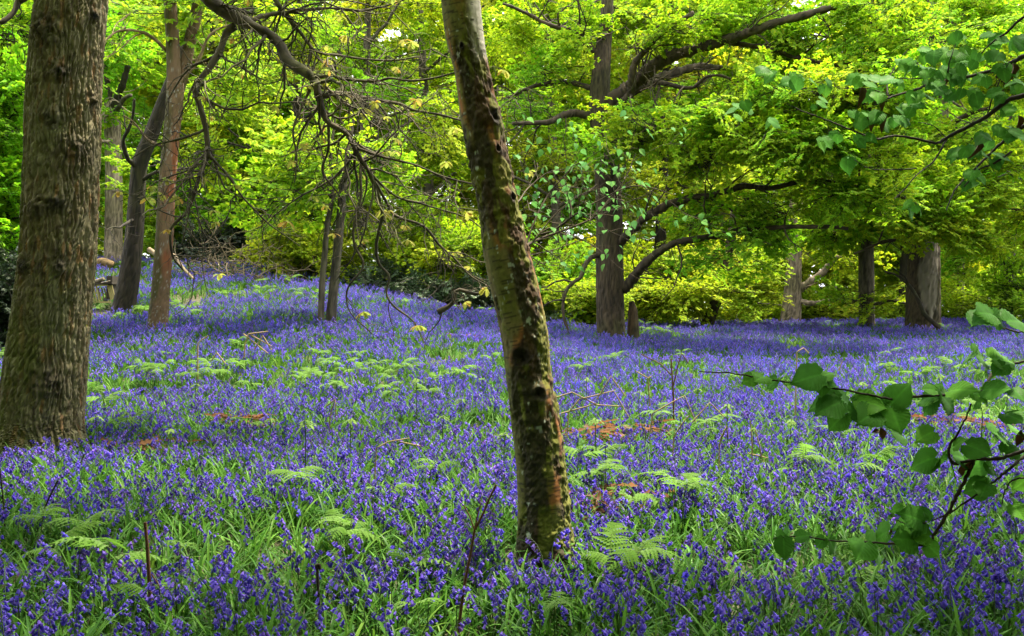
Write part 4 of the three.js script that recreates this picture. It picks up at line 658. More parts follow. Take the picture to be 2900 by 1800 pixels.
// ---------------------------------------------------------------- bracken
{
  const r = rng(808), pal = [[0.10, 0.22, 0.025], [0.13, 0.26, 0.04], [0.085, 0.2, 0.025]];
  function frond(seed, L, pal2 = pal) {                                       // along +x, flat, drooping at the end
    const q = rng(seed), b = new Buf(), N = 11, axis = []; for (let k = 0; k <= 8; k++) { const t = k / 8; axis.push(V(t * L, 0.14 * L * Math.sin(t * 2.6) - 0.30 * L * t * t, 0.05 * L * Math.sin(t * 3 + seed))); }
    tube(b, axis, axis.map((_, k) => lerp(0.003, 0.001, k / 8)), 3, [0.12, 0.18, 0.04], false);
    const c = new THREE.CatmullRomCurve3(axis), col = pal2[Math.floor(q() * 3)];
    for (let k = 0; k < N; k++) for (const s of [-1, 1]) {
      const t = 0.1 + 0.88 * (k + 0.25 * (s > 0)) / N, p = c.getPoint(t), PL = L * 0.44 * (1 - t) ** 0.75 * (0.85 + 0.3 * q()) + 0.014, d = V(0.5 + 0.2 * q(), 0.05 - 0.3 * q(), s).normalize(), f = 0.85 + 0.3 * q();
      leafShape(b, frame(p, d, V((q() - 0.5) * 0.5, 1, (q() - 0.5) * 0.5)), PL, PL * 0.36, col.map((v) => v * f), { outline: [0.1, 0.95, 0.3, 1.0, 0.28, 0.85, 0.25, 0.68, 0.2, 0.48, 0.12, 0.25, 0], curl: 0.2 + 0.25 * q(), fold: 0.15 });
    }
    return b.geometry();
  }
  const fronds = [0, 1, 2, 3].map((k) => frond(700 + k, 0.36)), stemsG = [0, 1].map((k) => { const b = new Buf(), q = rng(720 + k), p = curve([V(0, -0.03, 0), V((q() - 0.5) * 0.04, 0.2, 0), V((q() - 0.5) * 0.06, 0.42, (q() - 0.5) * 0.05)], 8); tube(b, p, p.map((_, i) => lerp(0.006, 0.0035, i / 8)), 5, [0.10, 0.15, 0.035]); return [b.geometry(), p[8]]; });
  const spots = [[310, 1530], [260, 1450], [180, 1500], [420, 1600], [120, 1420], [520, 1500], [700, 1180], [640, 1200], [860, 1330], [960, 1410], [980, 1440], [1090, 1350], [1240, 1300], [1160, 1690], [1190, 1640], [1700, 1260], [1640, 1290], [1720, 1330], [1790, 1370], [1860, 1310], [1940, 1360], [1760, 1180], [1870, 1170], [2000, 1190], [1580, 1650], [1740, 1690], [1800, 1770], [2280, 1290], [2480, 1300], [2450, 1500], [2540, 1080], [2620, 1120], [2750, 1180], [2860, 1160], [2380, 1200], [380, 1190], [300, 1130], [560, 1050], [470, 990], [400, 1020], [880, 1060], [1010, 1000], [930, 1010], [1100, 1090], [1230, 1060], [1390, 1010], [680, 960], [560, 1010], [1660, 1030], [1690, 1000], [1890, 1010], [1930, 990], [1740, 1010], [2100, 1050], [2500, 1020], [2520, 1000], [2780, 1000], [2700, 1030], [2820, 990], [2600, 1010], [100, 1120], [30, 950], [20, 1000]];
  const list = spots.map(([px, py]) => { let best = 5; for (let d = 4.2; d < 30; d += 0.1) { const g = ground(px, d); if (880 + (EYE - g.y - 0.36) / d * F > py) best = d; } return [px, best]; });
  for (let k = 0; k < 400 && list.length < 190; k++) { const d = 12 + 22 * r(), px = 100 + 2750 * r(), g = ground(px, d); if (fernPatch(g.x, g.z) > 0.35) list.push([px, d]); }
  for (const [px, d] of list) {
    const g = ground(px, d); if (!free(g.x, g.z, 0.05)) continue;
    const zone = d < 7.5 ? (px < 1000 ? 'in the nearest grass below the massive oak' : px < 1560 ? 'in the nearest grass left of the birch foot' : 'in the nearest grass right of the birch foot') : d < 13 ? (px < 1450 ? 'half way up the bluebells left of the birch' : 'half way into the bluebells right of the birch') : px < 1450 ? 'on the far bluebell slope left of the birch' : 'in the far bluebells right of the birch';
    const o = thing('bracken_fern', 'young green bracken ' + zone, 'fern', g, 'bracken ' + zone), [sg, tip] = stemsG[Math.floor(r() * 2)], n = 2 + Math.floor(r() * 3), az = r() * 6.28;
    o.scale.setScalar(0.6 + 0.35 * r()); mesh('stem', sg, petalMat, o);
    for (let k = 0; k < n; k++) { const f = mesh('frond', fronds[Math.floor(r() * 4)], leafMat, o), a = az + k / n * 6.28 + (r() - 0.5); f.position.copy(tip).add(V(0, -0.06 * k * r(), 0)); f.rotation.set((r() - 0.5) * 0.5, a, 0.6 - 0.7 * r(), 'YXZ'); const s = 0.7 + 0.45 * r(); f.scale.set(s, s, s); }
  }
}

// ---------------------------------------------------------------- withered fern litter, bracken shoots, seedling
{
  const r = rng(838), rusty = [[0.16, 0.07, 0.03], [0.2, 0.1, 0.045], [0.12, 0.05, 0.022]], q0 = (seed) => { const q = rng(seed), b = new Buf(); for (let k = 0; k < 16; k++) { const a = q() * 6.28, p = V((q() - 0.5) * 0.5, 0.12 + 0.1 * q(), (q() - 0.5) * 0.35); leafShape(b, frame(p, V(Math.cos(a), (q() - 0.5) * 0.6, Math.sin(a)), V(0, 1, 0).add(jitter(q, 1.2))), 0.16 + 0.16 * q(), 0.07, rusty[Math.floor(q() * 3)], { outline: [0.1, 0.9, 0.3, 1, 0.3, 0.8, 0.2, 0.5, 0.1, 0], curl: 0.3 * q(), fold: 0.3 }); } return b.geometry(); }, kinds = [0, 1, 2].map((k) => q0(840 + k));
  for (const [px, d, n, label] of [[1640, 10.2, 5, 'rusty withered fern litter right beside the birch'], [1790, 10.6, 3, 'small rusty fern litter in the field right of the birch'], [2630, 11.5, 5, 'rusty withered fern litter behind the lower hazel leaves'], [2800, 11.2, 4, 'rusty fern litter near the right border above the hazel'], [700, 11, 3, 'brown withered fern litter left of the birch'], [1780, 6.7, 3, 'brown withered fern litter low in the grass right of the birch foot'], [1310, 20, 2, 'small orange withered fern far up the slope'], [420, 9.4, 2, 'brown litter in the bluebells right of the massive oak']]) {
    const g = ground(px, d), o = thing('withered_fern', label, 'dead fern', g); for (let k = 0; k < n; k++) { const m = mesh('frond', kinds[k % 3], leafMat, o); m.position.set((r() - 0.5) * 0.16 * n, 0.02 + 0.06 * r(), (r() - 0.5) * 0.5); m.rotation.y = r() * 6.28; }
  }
  const tipG = [0, 1].map((k) => { const b = new Buf(), q = rng(860 + k); for (let j = 0; j < 10; j++) { const a = q() * 6.28; leafShape(b, frame(V((q() - 0.5) * 0.03, -0.03 * q(), (q() - 0.5) * 0.03), V(Math.cos(a), 0.2 - 0.7 * q(), Math.sin(a)), V(0, 1, 0)), 0.06 + 0.06 * q(), 0.03, [0.17, 0.28, 0.07], { outline: [0.1, 0.9, 0.3, 1, 0.3, 0.7, 0.1, 0], curl: 0.4 }); } return b.geometry(); });
  const shootG = (() => { const b = new Buf(), p = curve([V(0, -0.05, 0), V(0.005, 0.25, 0), V(-0.004, 0.5, 0.004), V(0.004, 0.6, 0)], 10); tube(b, p, p.map((_, k) => lerp(0.0055, 0.0035, k / 10)), 5, [0.06, 0.11, 0.025]); return b.geometry(); })();
  const spots = [[2130, 8.5], [2240, 9], [2380, 10.5], [2520, 11], [2580, 9.6], [2720, 11.5], [2780, 9.2], [2860, 10.4], [2440, 12.4], [2660, 13], [1560, 11.5], [1660, 12.5], [1690, 8.2], [1720, 7.4], [1810, 10.8], [1930, 10.2], [1980, 12.2], [2060, 9.4], [1250, 9.2], [1180, 11], [1050, 13], [1310, 10.4], [870, 7.6], [990, 8.4], [760, 9.2], [480, 8.6], [360, 9.6], [550, 11.4], [280, 8.8], [1420, 7.8]];
  for (const [px, d] of spots) { const g = ground(px, d), left = px < 1450, o = thing('bracken_shoot', 'tall thin green bracken shoot with an unfurling tip, ' + (left ? 'left of the birch' : 'right of the birch'), 'fern', g, 'bracken shoots ' + (left ? 'left' : 'right') + ' of the birch'); o.scale.setScalar(0.75 + 0.35 * r()); o.rotation.set((r() - 0.5) * 0.15, r() * 6.28, (r() - 0.5) * 0.15); mesh('stem', shootG, petalMat, o); const t = mesh('tip', tipG[Math.floor(r() * 2)], leafMat, o); t.position.y = 0.6; }
  const g = ground(1625, 5.2), o = thing('seedling', 'small leafy green seedling against the right side of the birch foot', 'seedling', g), b = new Buf(), p = curve([V(0, -0.02, 0), V(0.01, 0.12, 0.01), V(-0.005, 0.24, 0), V(0.015, 0.33, 0)], 10); tube(b, p, p.map(() => 0.0025), 4, [0.07, 0.12, 0.03]); mesh('stem', b.geometry(), petalMat, o);
  const lf = (() => { const u = new Buf(); leafShape(u, M4(), 0.055, 0.03, [0.13, 0.30, 0.03], { outline: O_OVAL }); return u.geometry(); })(); for (let k = 0; k < 14; k++) { const m = mesh('leaf', lf, leafMat, o); m.position.copy(p[2 + Math.floor(k * 0.6)] ?? p[10]); m.rotation.set(0, k * 2.4, 0.2 - 0.6 * r(), 'YXZ'); }
}

// ---------------------------------------------------------------- dead stalks, brushwood, logs, pen
{
  const straw = (p) => { const f = 0.7 + 0.6 * fbm(p.x * 30, p.y * 9, p.z * 30, 2); return [0.26 * f, 0.19 * f, 0.095 * f]; }, rust = (p) => { const f = 0.6 + 0.7 * fbm(p.x * 30, p.y * 14, p.z * 30, 2); return [0.10 * f, 0.043 * f, 0.018 * f]; }, dark = (p) => { const f = 0.6 + 0.7 * fbm(p.x * 30, p.y * 14, p.z * 30, 2); return [0.025 * f, 0.018 * f, 0.009 * f]; };
  function stalk(name, label, d, lines, col, group) {             // lines: [[px, py]...], w px
    const b0 = lines[0][0][0], base = at(b0[0], b0[1], d); base.y = H(base.x, base.z); const o = thing(name, label, 'dead stalk', base, group);
    lines.forEach(([pts, w], k) => { const q3 = pts.map(([x, y, e = 0]) => at(x, y, d + e)); for (let j = 0; j < q3.length - 1; j++) { const u = q3[j].distanceTo(q3[j + 1]) * 0.02; q3[j + 1].z += u; } const p = []; q3.forEach((q, j) => { if (j) for (let t = 1; t <= 4; t++) p.push(q3[j - 1].clone().lerp(q, t / 4).add(V(0, 0, 0))); else p.push(q.clone()); }); const b = new Buf(); if (!k) p[0].y = Math.min(p[0].y, base.y - 0.02); tube(b, p, p.map((q, i) => w / 2 / F * d * lerp(1.1, 0.8, i / p.length) * (0.85 + 0.3 * noise(q.x * 40, q.y * 40, q.z * 40))), 6, col); mesh(k ? 'side_stem' : 'stem', b.geometry(base), barkMat, o); });
  }
  stalk('brown_stalk', 'thick bare brown stalk rising from the bottom border left of the middle', 4.3, [[[[438, 1900], [432, 1810], [428, 1720], [424, 1640], [418, 1540], [412, 1478]], 12], [[[430, 1625], [450, 1655], [470, 1685]], 4]], rust);
  stalk('brown_stalk', 'forked brown stalk rising from the bottom border just left of the birch', 4.3, [[[[1288, 1900], [1296, 1815], [1306, 1720], [1318, 1640], [1334, 1560], [1344, 1500]], 9], [[[1344, 1500], [1370, 1450], [1386, 1410], [1405, 1372]], 7], [[[1344, 1500], [1330, 1460], [1312, 1428]], 4], [[[1344, 1500], [1352, 1460], [1361, 1425]], 4]], rust);
  stalk('brown_stalk', 'dark stiff stalk with a curled tip at the bottom, left of the forked brown stalk', 4.3, [[[[911, 1900], [908, 1815], [906, 1740], [902, 1680], [899, 1610]], 10], [[[899, 1612], [896, 1600], [905, 1598], [908, 1612]], 9]], dark);
  stalk('brown_stalk', 'thin black stalk at the left border below the massive oak', 6.2, [[[[22, 1620], [16, 1500], [10, 1400], [0, 1320]], 5]], dark);
  stalk('brown_stalk', 'slanting dark stalk among ferns below the massive oak', 6.3, [[[[90, 1570], [110, 1480], [140, 1410], [165, 1360]], 6], [[[110, 1500], [140, 1470], [165, 1440]], 4]], dark);
  stalk('brown_stalk', 'short bent black twig at the foot of the massive oak', 8.2, [[[[234, 1410], [226, 1370], [226, 1320], [240, 1285]], 6]], dark);
  stalk('brown_stalk', 'mossy snapped stem at the bottom near the right border', 4.7, [[[[2630, 1790], [2640, 1730], [2652, 1690], [2656, 1668]], 11], [[[2654, 1675], [2664, 1664]], 10]], dark);
  stalk('dead_bracken', 'upright rusty stalk standing above the bluebells right of the birch', 11.5, [[[[1908, 1135], [1904, 1080], [1900, 1015]], 5], [[[1905, 1100], [1918, 1040], [1930, 1000], [1950, 1030]], 3], [[[1900, 1060], [1870, 1030], [1815, 1002]], 3]], rust);
  const br = [
    [15, [[[690, 985], [705, 945], [760, 938]], [[720, 990], [745, 950], [770, 990]], [[705, 945], [770, 980]], [[690, 945], [760, 1000]]], 'bent straw-coloured bracken stalks below the twin-stemmed sapling'], [14, [[[560, 985], [562, 970], [590, 950]], [[600, 1020], [615, 998], [640, 1030]]], 'small broken straw stalk below the reddish forked tree'],
    [9.5, [[[1600, 1180], [1640, 1130], [1738, 1106], [1780, 1180]], [[1690, 1130], [1730, 1065], [1770, 1120]], [[1560, 1130], [1620, 1110], [1700, 1150]], [[1590, 1170], [1680, 1145], [1760, 1150]]], 'heap of broken straw bracken right beside the birch'], [9.8, [[[1830, 1180], [1900, 1140], [1938, 1120], [1970, 1195]], [[1840, 1150], [1835, 1070], [1800, 1050]], [[1835, 1070], [1846, 1065]]], 'angular dry bracken stalks in the field right of the birch'], [8.6, [[[1900, 1250], [1930, 1200], [1952, 1175]], [[1960, 1195], [2010, 1140], [2050, 1180]]], 'slanting straw stalk crossing the bluebells right of the birch'],
    [8.2, [[[2035, 1290], [2040, 1240], [2058, 1206], [2062, 1240]], [[2058, 1206], [2035, 1260]]], 'pair of straw stalks joined at the top, middle right'], [8.2, [[[2130, 1280], [2128, 1230], [2124, 1190]], [[2160, 1310], [2150, 1260], [2138, 1215]], [[2118, 1283], [2172, 1296], [2150, 1320]]], 'tangle of upright straw stalks left of the lower hazel leaves'],
    [6.6, [[[1835, 1690], [1842, 1620], [1846, 1556]], [[1780, 1640], [1830, 1600], [1846, 1556], [1900, 1610]], [[1800, 1600], [1760, 1585], [1720, 1600]], [[1790, 1680], [1800, 1600], [1815, 1540]]], 'rusty broken bracken low in the grass right of the birch foot'], [5.6, [[[2118, 1700], [2116, 1640], [2120, 1665]], [[2110, 1690], [2140, 1660]]], 'short tan stub near the bottom right of the middle'], [12, [[[2250, 1000], [2275, 985], [2290, 1000]], [[2375, 1050], [2385, 1020]]], 'small straw stalk in the far bluebells toward the right'], [7.2, [[[1055, 1275], [1100, 1250], [1160, 1240]], [[1130, 1250], [1190, 1262]]], 'thin straw stem lying across bluebells left of the birch'], [10, [[[930, 1190], [950, 1130], [952, 1190]], [[925, 1150], [950, 1130]]], 'dark angular stalk in the bluebells below the sapling']];
  for (const [d, lines, label] of br) stalk('dead_bracken', label, d, lines.map((l) => [l, 3.6]), straw);
  // red dead fern patches: brown crumpled fronds
  // brushwood heap
  const r = rng(616), bb = ground(720, 31), pile = thing('brushwood_heap', 'heap of pale tangled dead brushwood on the upper slope', 'brushwood', bb), sticks = [0, 1, 2, 3, 4, 5].map((k) => { const b = new Buf(), q = rng(620 + k), L = 1.6 + 0.8 * q(), p = [V(0, 0, 0)], d = V(1, 0, 0); for (let j = 0; j < 9; j++) { d.add(jitter(q, 0.7)).normalize(); p.push(p[p.length - 1].clone().addScaledVector(d, L / 9)); } tube(b, p, p.map((_, i) => lerp(0.022, 0.006, i / 9)), 5, (v) => { const f = 0.6 + 0.8 * fbm(v.x * 12, v.y * 12, v.z * 12 + k, 2); return [0.13 * f, 0.10 * f, 0.055 * f]; }); for (let j = 0; j < 3; j++) { const s = p[3 + j * 2], e = s.clone().add(jitter(q, 0.7)); tube(b, [s, s.clone().lerp(e, 0.5).add(jitter(q, 0.1)), e], [0.01, 0.008, 0.004], 4, [0.26, 0.2, 0.12]); } return b.geometry(); });
  for (let k = 0; k < 100; k++) { const m = mesh('branch', sticks[k % 6], barkMat, pile), a = r() * 6.28, q = Math.sqrt(r()) * 1.2, x = Math.cos(a) * q * 1.5, z = Math.sin(a) * q; m.position.set(x - 0.4, (1.25 - q * 0.75) * r() + H(bb.x + x, bb.z + z) - bb.y + 0.05, z); m.rotation.set((r() - 0.5) * 1.2, r() * 6.28, (r() - 0.45) * 1.2); const s = 0.5 + 0.5 * r(); m.scale.set(s, s, s); }
  // fallen log behind the oak and pale fallen branch behind the forked tree
  { const b = ground(292, 33), o = thing('fallen_log', 'short brown fallen log on the slope beside the massive oak', 'log', b), u = new Buf(), p = curve([at(268, 752, 33), at(290, 742, 33), at(318, 752, 33)], 12); tube(u, p, p.map(() => 0.15), 12, barkColor({ a: [0.10, 0.055, 0.03], b: [0.16, 0.09, 0.05], moss: 0.3 })); mesh('log', u.geometry(b), barkMat, o); }
  { const b = ground(470, 22), o = thing('fallen_branch', 'pale barkless fallen bough lying behind the reddish forked trunk', 'branch', b), u = new Buf(), p = curve([at(422, 706, 22), at(450, 722, 21.9), at(490, 722, 21.8), at(505, 738, 21.6), at(520, 760, 21.4), at(550, 790, 21.2)], 20); tube(u, p, p.map((_, i) => lerp(0.06, 0.025, i / 20)), 9, barkColor({ a: [0.16, 0.115, 0.07], b: [0.25, 0.195, 0.13], moss: 0.2 })); mesh('bough', u.geometry(b), barkMat, o); }
  { const b = ground(2514, 46), o = thing('pale_post', 'small pale post far back between the two right trunks', 'post', b), u = new Buf(), p = [V(b.x, b.y - 0.1, b.z), V(b.x, b.y + 0.25, b.z), V(b.x + 0.02, b.y + 0.5, b.z)]; tube(u, p, [0.09, 0.085, 0.07], 10, barkColor(S_PALE)); mesh('post', u.geometry(b), barkMat, o); const t = new Buf(); tube(t, [V(b.x + 0.02, b.y + 0.5, b.z), V(b.x + 0.02, b.y + 0.56, b.z)], [0.08, 0.04], 10, [0.4, 0.38, 0.34]); mesh('cap', t.geometry(b), barkMat, o); }
  // slatted pen
  {
    const d = 24, b = ground(296, d), o = thing('slatted_pen', 'small leaning slatted wooden pen roofed with old bark, beside the dark trunk', 'pen', b), wood = (p) => { const f = 0.7 + 0.6 * fbm(p.x * 40, p.y * 6, p.z * 40, 2); return [0.30 * f, 0.26 * f, 0.10 * f]; };
    const Z = (x, y, e = 0) => at(200 + x / 6.05, 700 + y / 6.05, d + e);
    const bar = (name, a, c, w, t, col) => { const g = new Buf(), u = c.clone().sub(a).normalize(), side = V(0, 0, 1).cross(u).normalize(), f = V(0, 0, 1); const corners = [[-1, -1], [1, -1], [1, 1], [-1, 1]]; for (let k = 0; k < 4; k++) { const [p, q] = corners[k], [p2, q2] = corners[(k + 1) % 4], n = side.clone().multiplyScalar((p + p2) / 2).addScaledVector(f, (q + q2) / 2).normalize(), v = (s, pp, qq) => { const w0 = s.clone().addScaledVector(side, pp * w / 2).addScaledVector(f, qq * t / 2); return g.vert(w0, n, col(w0)); }; const i0 = v(a, p, q), i1 = v(a, p2, q2), i2 = v(c, p2, q2), i3 = v(c, p, q); g.tri(i0, i1, i2); g.tri(i0, i2, i3); } for (const [s, sg] of [[a, -1], [c, 1]]) { const ids = corners.map(([p, q]) => { const w0 = s.clone().addScaledVector(side, p * w / 2).addScaledVector(f, q * t / 2); return g.vert(w0, u.clone().multiplyScalar(sg), col(w0)); }); g.tri(ids[0], ids[1], ids[2]); g.tri(ids[0], ids[2], ids[3]); } mesh(name, g.geometry(b), barkMat, o); };
    for (const [x1, y1, x2, y2] of [[350, 680, 420, 960], [395, 660, 460, 950], [440, 650, 500, 950]]) bar('slat', Z(x1, y1), Z(x2, y2), 0.035, 0.02, wood);
    for (const [x1, y1, x2, y2] of [[640, 650, 700, 900], [672, 650, 730, 890], [704, 645, 755, 860]]) bar('slat', Z(x1, y1), Z(x2, y2), 0.032, 0.02, wood);
    for (const [x1, y1, x2, y2] of [[480, 690, 520, 900], [535, 690, 585, 920], [585, 700, 630, 900]]) bar('slat', Z(x1, y1, 0.5), Z(x2, y2, 0.5), 0.03, 0.02, wood);
    bar('rail', Z(450, 650, -0.03), Z(640, 650, -0.03), 0.035, 0.03, wood); bar('rail', Z(510, 940, -0.03), Z(695, 936, -0.03), 0.04, 0.03, wood);
    const darkW = (p) => [0.035, 0.028, 0.02]; bar('side_panel', Z(690, 690, 0.3), Z(790, 690, 0.3), 0.55, 0.5, darkW); bar('roof_board', Z(340, 635, 0.25), Z(800, 615, 0.25), 0.05, 0.62, darkW);
    const barkC = barkColor({ a: [0.09, 0.07, 0.05], b: [0.2, 0.16, 0.12], moss: 0.2 }); { const u = new Buf(), p = curve([Z(320, 600, 0.1), Z(450, 580, 0.05), Z(570, 545, 0)], 10); tube(u, p, p.map((q, i) => 0.045 + 0.01 * noise(i, 2, 3)), 9, barkC); mesh('bark_slab', u.geometry(b), barkMat, o); const w = new Buf(), q = curve([Z(530, 610, -0.1), Z(610, 595, -0.1), Z(680, 575, -0.1)], 8); tube(w, q, q.map(() => 0.018), 6, barkC); mesh('stick', w.geometry(b), barkMat, o); }
  }
}

// ---------------------------------------------------------------- hazel in front, right
{
  const r = rng(313), greens = [[0.055, 0.19, 0.018], [0.066, 0.22, 0.02], [0.046, 0.165, 0.018], [0.085, 0.25, 0.022], [0.06, 0.20, 0.026]];
  function hazelLeaf(seed) {                                     // unit leaf along +x, pleated along its side veins, toothed edge
    const q = rng(seed), b = new Buf(), N = 26, Mh = 7, col = greens[seed % 5], cup = 0.16 + 0.2 * q(), curl = 0.12 + 0.3 * q(), wave = q() * 6, twist = (q() - 0.5) * 0.7;
    const tab = [0.10, 0.37, 0.45, 0.485, 0.49, 0.46, 0.40, 0.31, 0.19, 0.075, 0.0], half = (t) => { const f = clamp(t) * 10, k = Math.min(9, Math.floor(f)); return lerp(tab[k], tab[k + 1], f - k); };
    const P = (t, v) => { const teeth = 1 + 0.10 * ((t * 13) % 1) * Math.abs(v) ** 3, w = half(t) * v * teeth, x = t - 0.16 * Math.abs(v) * (t < 0.15 ? 1 : 0.3), pleat = 0.03 * Math.abs(v) * Math.sin((t - Math.abs(v) * 0.34) * 50) * (1 - t * 0.5); const y = -curl * t * t + cup * Math.abs(w) * 0.6 - 0.25 * w * w + pleat + 0.03 * Math.sin(t * 7 + wave) * v, a = twist * t; return V(x, y * Math.cos(a) - w * Math.sin(a), w * Math.cos(a) + y * Math.sin(a)); };
    for (let i = 0; i <= N; i++) for (let j = -Mh; j <= Mh; j++) { const t = i / N, v = j / Mh, f = 0.88 + 0.24 * noise(t * 9, v * 5, seed), vein = Math.abs(v) < 0.08 ? 1.35 : 1; b.vert(P(t, v), V(0, 1, 0), [col[0] * f * vein, col[1] * f * vein, col[2] * f * vein]); }
    const W = 2 * Mh + 1; for (let i = 0; i < N; i++) for (let j = 0; j < W - 1; j++) { const a = i * W + j; b.tri(a, a + 1, a + W); b.tri(a + 1, a + W + 1, a + W); }
    const g = b.geometry(); g.computeVertexNormals(); return g;
  }
  const kinds = Array.from({ length: 10 }, (_, k) => hazelLeaf(k)), withered = (() => { const b = new Buf(); leafShape(b, M4(), 1, 0.5, [0.09, 0.045, 0.02], { outline: [0, 0.6, 1, 0.8, 0.5, 0], curl: 0.9, fold: 1.4 }); return b.geometry(); })();
  const twigCol = (p) => { const f = 0.6 + 0.8 * fbm(p.x * 60, p.y * 60, p.z * 60, 2); return [0.016 * f, 0.011 * f, 0.007 * f]; };
  function hazel(label, root, twigs, foot) {
    const o = thing('hazel_branch', label, 'branch', root); foot.forEach((p) => p.sub(root));
    const b = new Buf(); tube(b, curve(foot, 20), curve(foot, 20).map((_, k) => lerp(0.022, 0.008, k / 20)), 8, twigCol); mesh('main_stem', b.geometry(), barkMat, o);
    for (const [pts, w0, w1] of twigs) { const p = curve(pts, pts.length * 6), u = new Buf(); p.forEach((q) => q.add(jitter(r, 0.004))); tube(u, p, p.map((q, k) => lerp(w0, w1, k / p.length) * (0.8 + 0.5 * noise(q.x * 70, q.y * 70, q.z * 70))), 6, twigCol); mesh('twig', u.geometry(root), barkMat, o); }
    return o;
  }
  function put(o, a, c, face, kind) {                             // leaf from base point a to tip c
    const m = mesh('leaf', kinds[kind ?? Math.floor(r() * 10)], glossLeafMat, o), d = c.clone().sub(a), L = Math.min(d.length() * 1.06, o.userData.leafMost ?? 0.088); frame(a.clone().sub(o.position), d, face).scale(V(L, L, L * (0.92 + 0.2 * r()))).decompose(m.position, m.quaternion, m.scale);
  }
  { // lower branch
    const D = 2.7, root = V(1.75, 0, -2.9), A = (x, y, e = 0) => at(x, y, D + e), Z8 = (x, y, e = 0) => A(2175 + x / 2.52, 600 + y / 2.52, e), Z4 = (x, y, e = 0) => A(2175 + x / 2.52, 1200 + y / 2.52, e);
    const o = hazel('hazel branch with broad toothed leaves low over the bluebells at the right border', root, [
      [[A(3080, 1090), A(2900, 1101), A(2857, 1108), A(2774, 1113), A(2691, 1116), A(2619, 1120), A(2512, 1128), A(2476, 1121), A(2334, 1094), A(2183, 1074), A(2071, 1057), A(1982, 1051)], 0.005, 0.0014], [[A(2900, 1022, 0.1), A(2850, 1036, 0.1), A(2810, 1056, 0.08), A(2786, 1092, 0.04), A(2774, 1113)], 0.0032, 0.0025], [[A(3060, 980, 0.1), A(2960, 1000, 0.1), A(2900, 1022, 0.1)], 0.004, 0.0032],
      [[A(3080, 1230, -0.05), A(2900, 1275, -0.05), A(2826, 1299), A(2758, 1299), A(2699, 1311), A(2687, 1279), A(2695, 1252), A(2727, 1200), A(2750, 1144)], 0.006, 0.002], [[A(3080, 1200, 0.05), A(2900, 1291, 0.05), A(2850, 1335), A(2794, 1379), A(2699, 1446), A(2639, 1474)], 0.005, 0.0016],
      [[A(2758, 1299), A(2742, 1339), A(2711, 1398), A(2679, 1458), A(2647, 1510), A(2623, 1539), A(2516, 1539), A(2445, 1535), A(2354, 1529), A(2254, 1517), A(2187, 1525)], 0.0055, 0.0013], [[A(3050, 1330), A(2900, 1353), A(2865, 1359), A(2846, 1390), A(2836, 1426)], 0.003, 0.0012], [[A(3060, 950, 0.15), A(2900, 941, 0.15), A(2842, 929, 0.15), A(2794, 910, 0.15)], 0.0032, 0.0014], [[A(2620, 1482), A(2560, 1482), A(2540, 1470)], 0.0018, 0.001]],
      [V(1.75, -0.05, -2.9), V(1.78, 0.5, -2.85), V(1.72, 0.95, -2.75), A(3080, 1230, -0.05)]);
    const T = o.children[0]; for (const p of [A(3080, 1090), A(3080, 1200, 0.05), A(3060, 980, 0.1), A(3050, 1330), A(3060, 950, 0.15)]) { const u = new Buf(), s = V(1.73, clamp(p.y - 0.05, 0.85, 1.25), -2.77), c = curve([s, s.clone().lerp(p, 0.5).add(V(0, 0.04, 0)), p], 8); tube(u, c, c.map((_, k) => lerp(0.009, 0.005, k / 8)), 6, twigCol); mesh('twig', u.geometry(root), barkMat, o); }
    const up = () => V((r() - 0.5) * 0.7, 0.55 + 0.4 * r(), 0.75 + 0.3 * r());
    const l8 = [[-85, 1172, -190, 1225], [-30, 1172, -90, 1200], [60, 1190, -20, 1262], [370, 1160, 150, 1215], [360, 1180, 470, 1130], [380, 1200, 290, 1255], [385, 1200, 390, 1330], [400, 1200, 505, 1240], [875, 1375, 1015, 1205], [500, 1330, 640, 1395], [500, 1335, 280, 1370], [510, 1360, 165, 1500], [520, 1380, 400, 1440], [545, 1440, 420, 1560], [600, 1360, 750, 1490], [850, 1340, 690, 1400], [880, 1400, 950, 1580], [1200, 1290, 1070, 1450], [1220, 1290, 1030, 1330], [1190, 1270, 1090, 1255], [1235, 1310, 1410, 1480], [1300, 1275, 1480, 1240], [1540, 1270, 1735, 1250], [1740, 1260, 1850, 1340], [1470, 1290, 1570, 1345], [1520, 1285, 1460, 1375], [1690, 1440, 1860, 1500], [1475, 1012, 1335, 1100], [1475, 1012, 1590, 1065], [1600, 1050, 1800, 1060], [1690, 1090, 1600, 1160], [1600, 730, 1480, 705], [1590, 740, 1710, 810], [1560, 735, 1450, 795], [1700, 780, 1840, 760], [640, 1340, 860, 1390], [770, 1420, 640, 1500]];
    for (const [a, b, c, d] of l8) { const e = (r() - 0.5) * 0.16; put(o, Z8(a, b, e * 0.2), Z8(c, d, e), up()); }
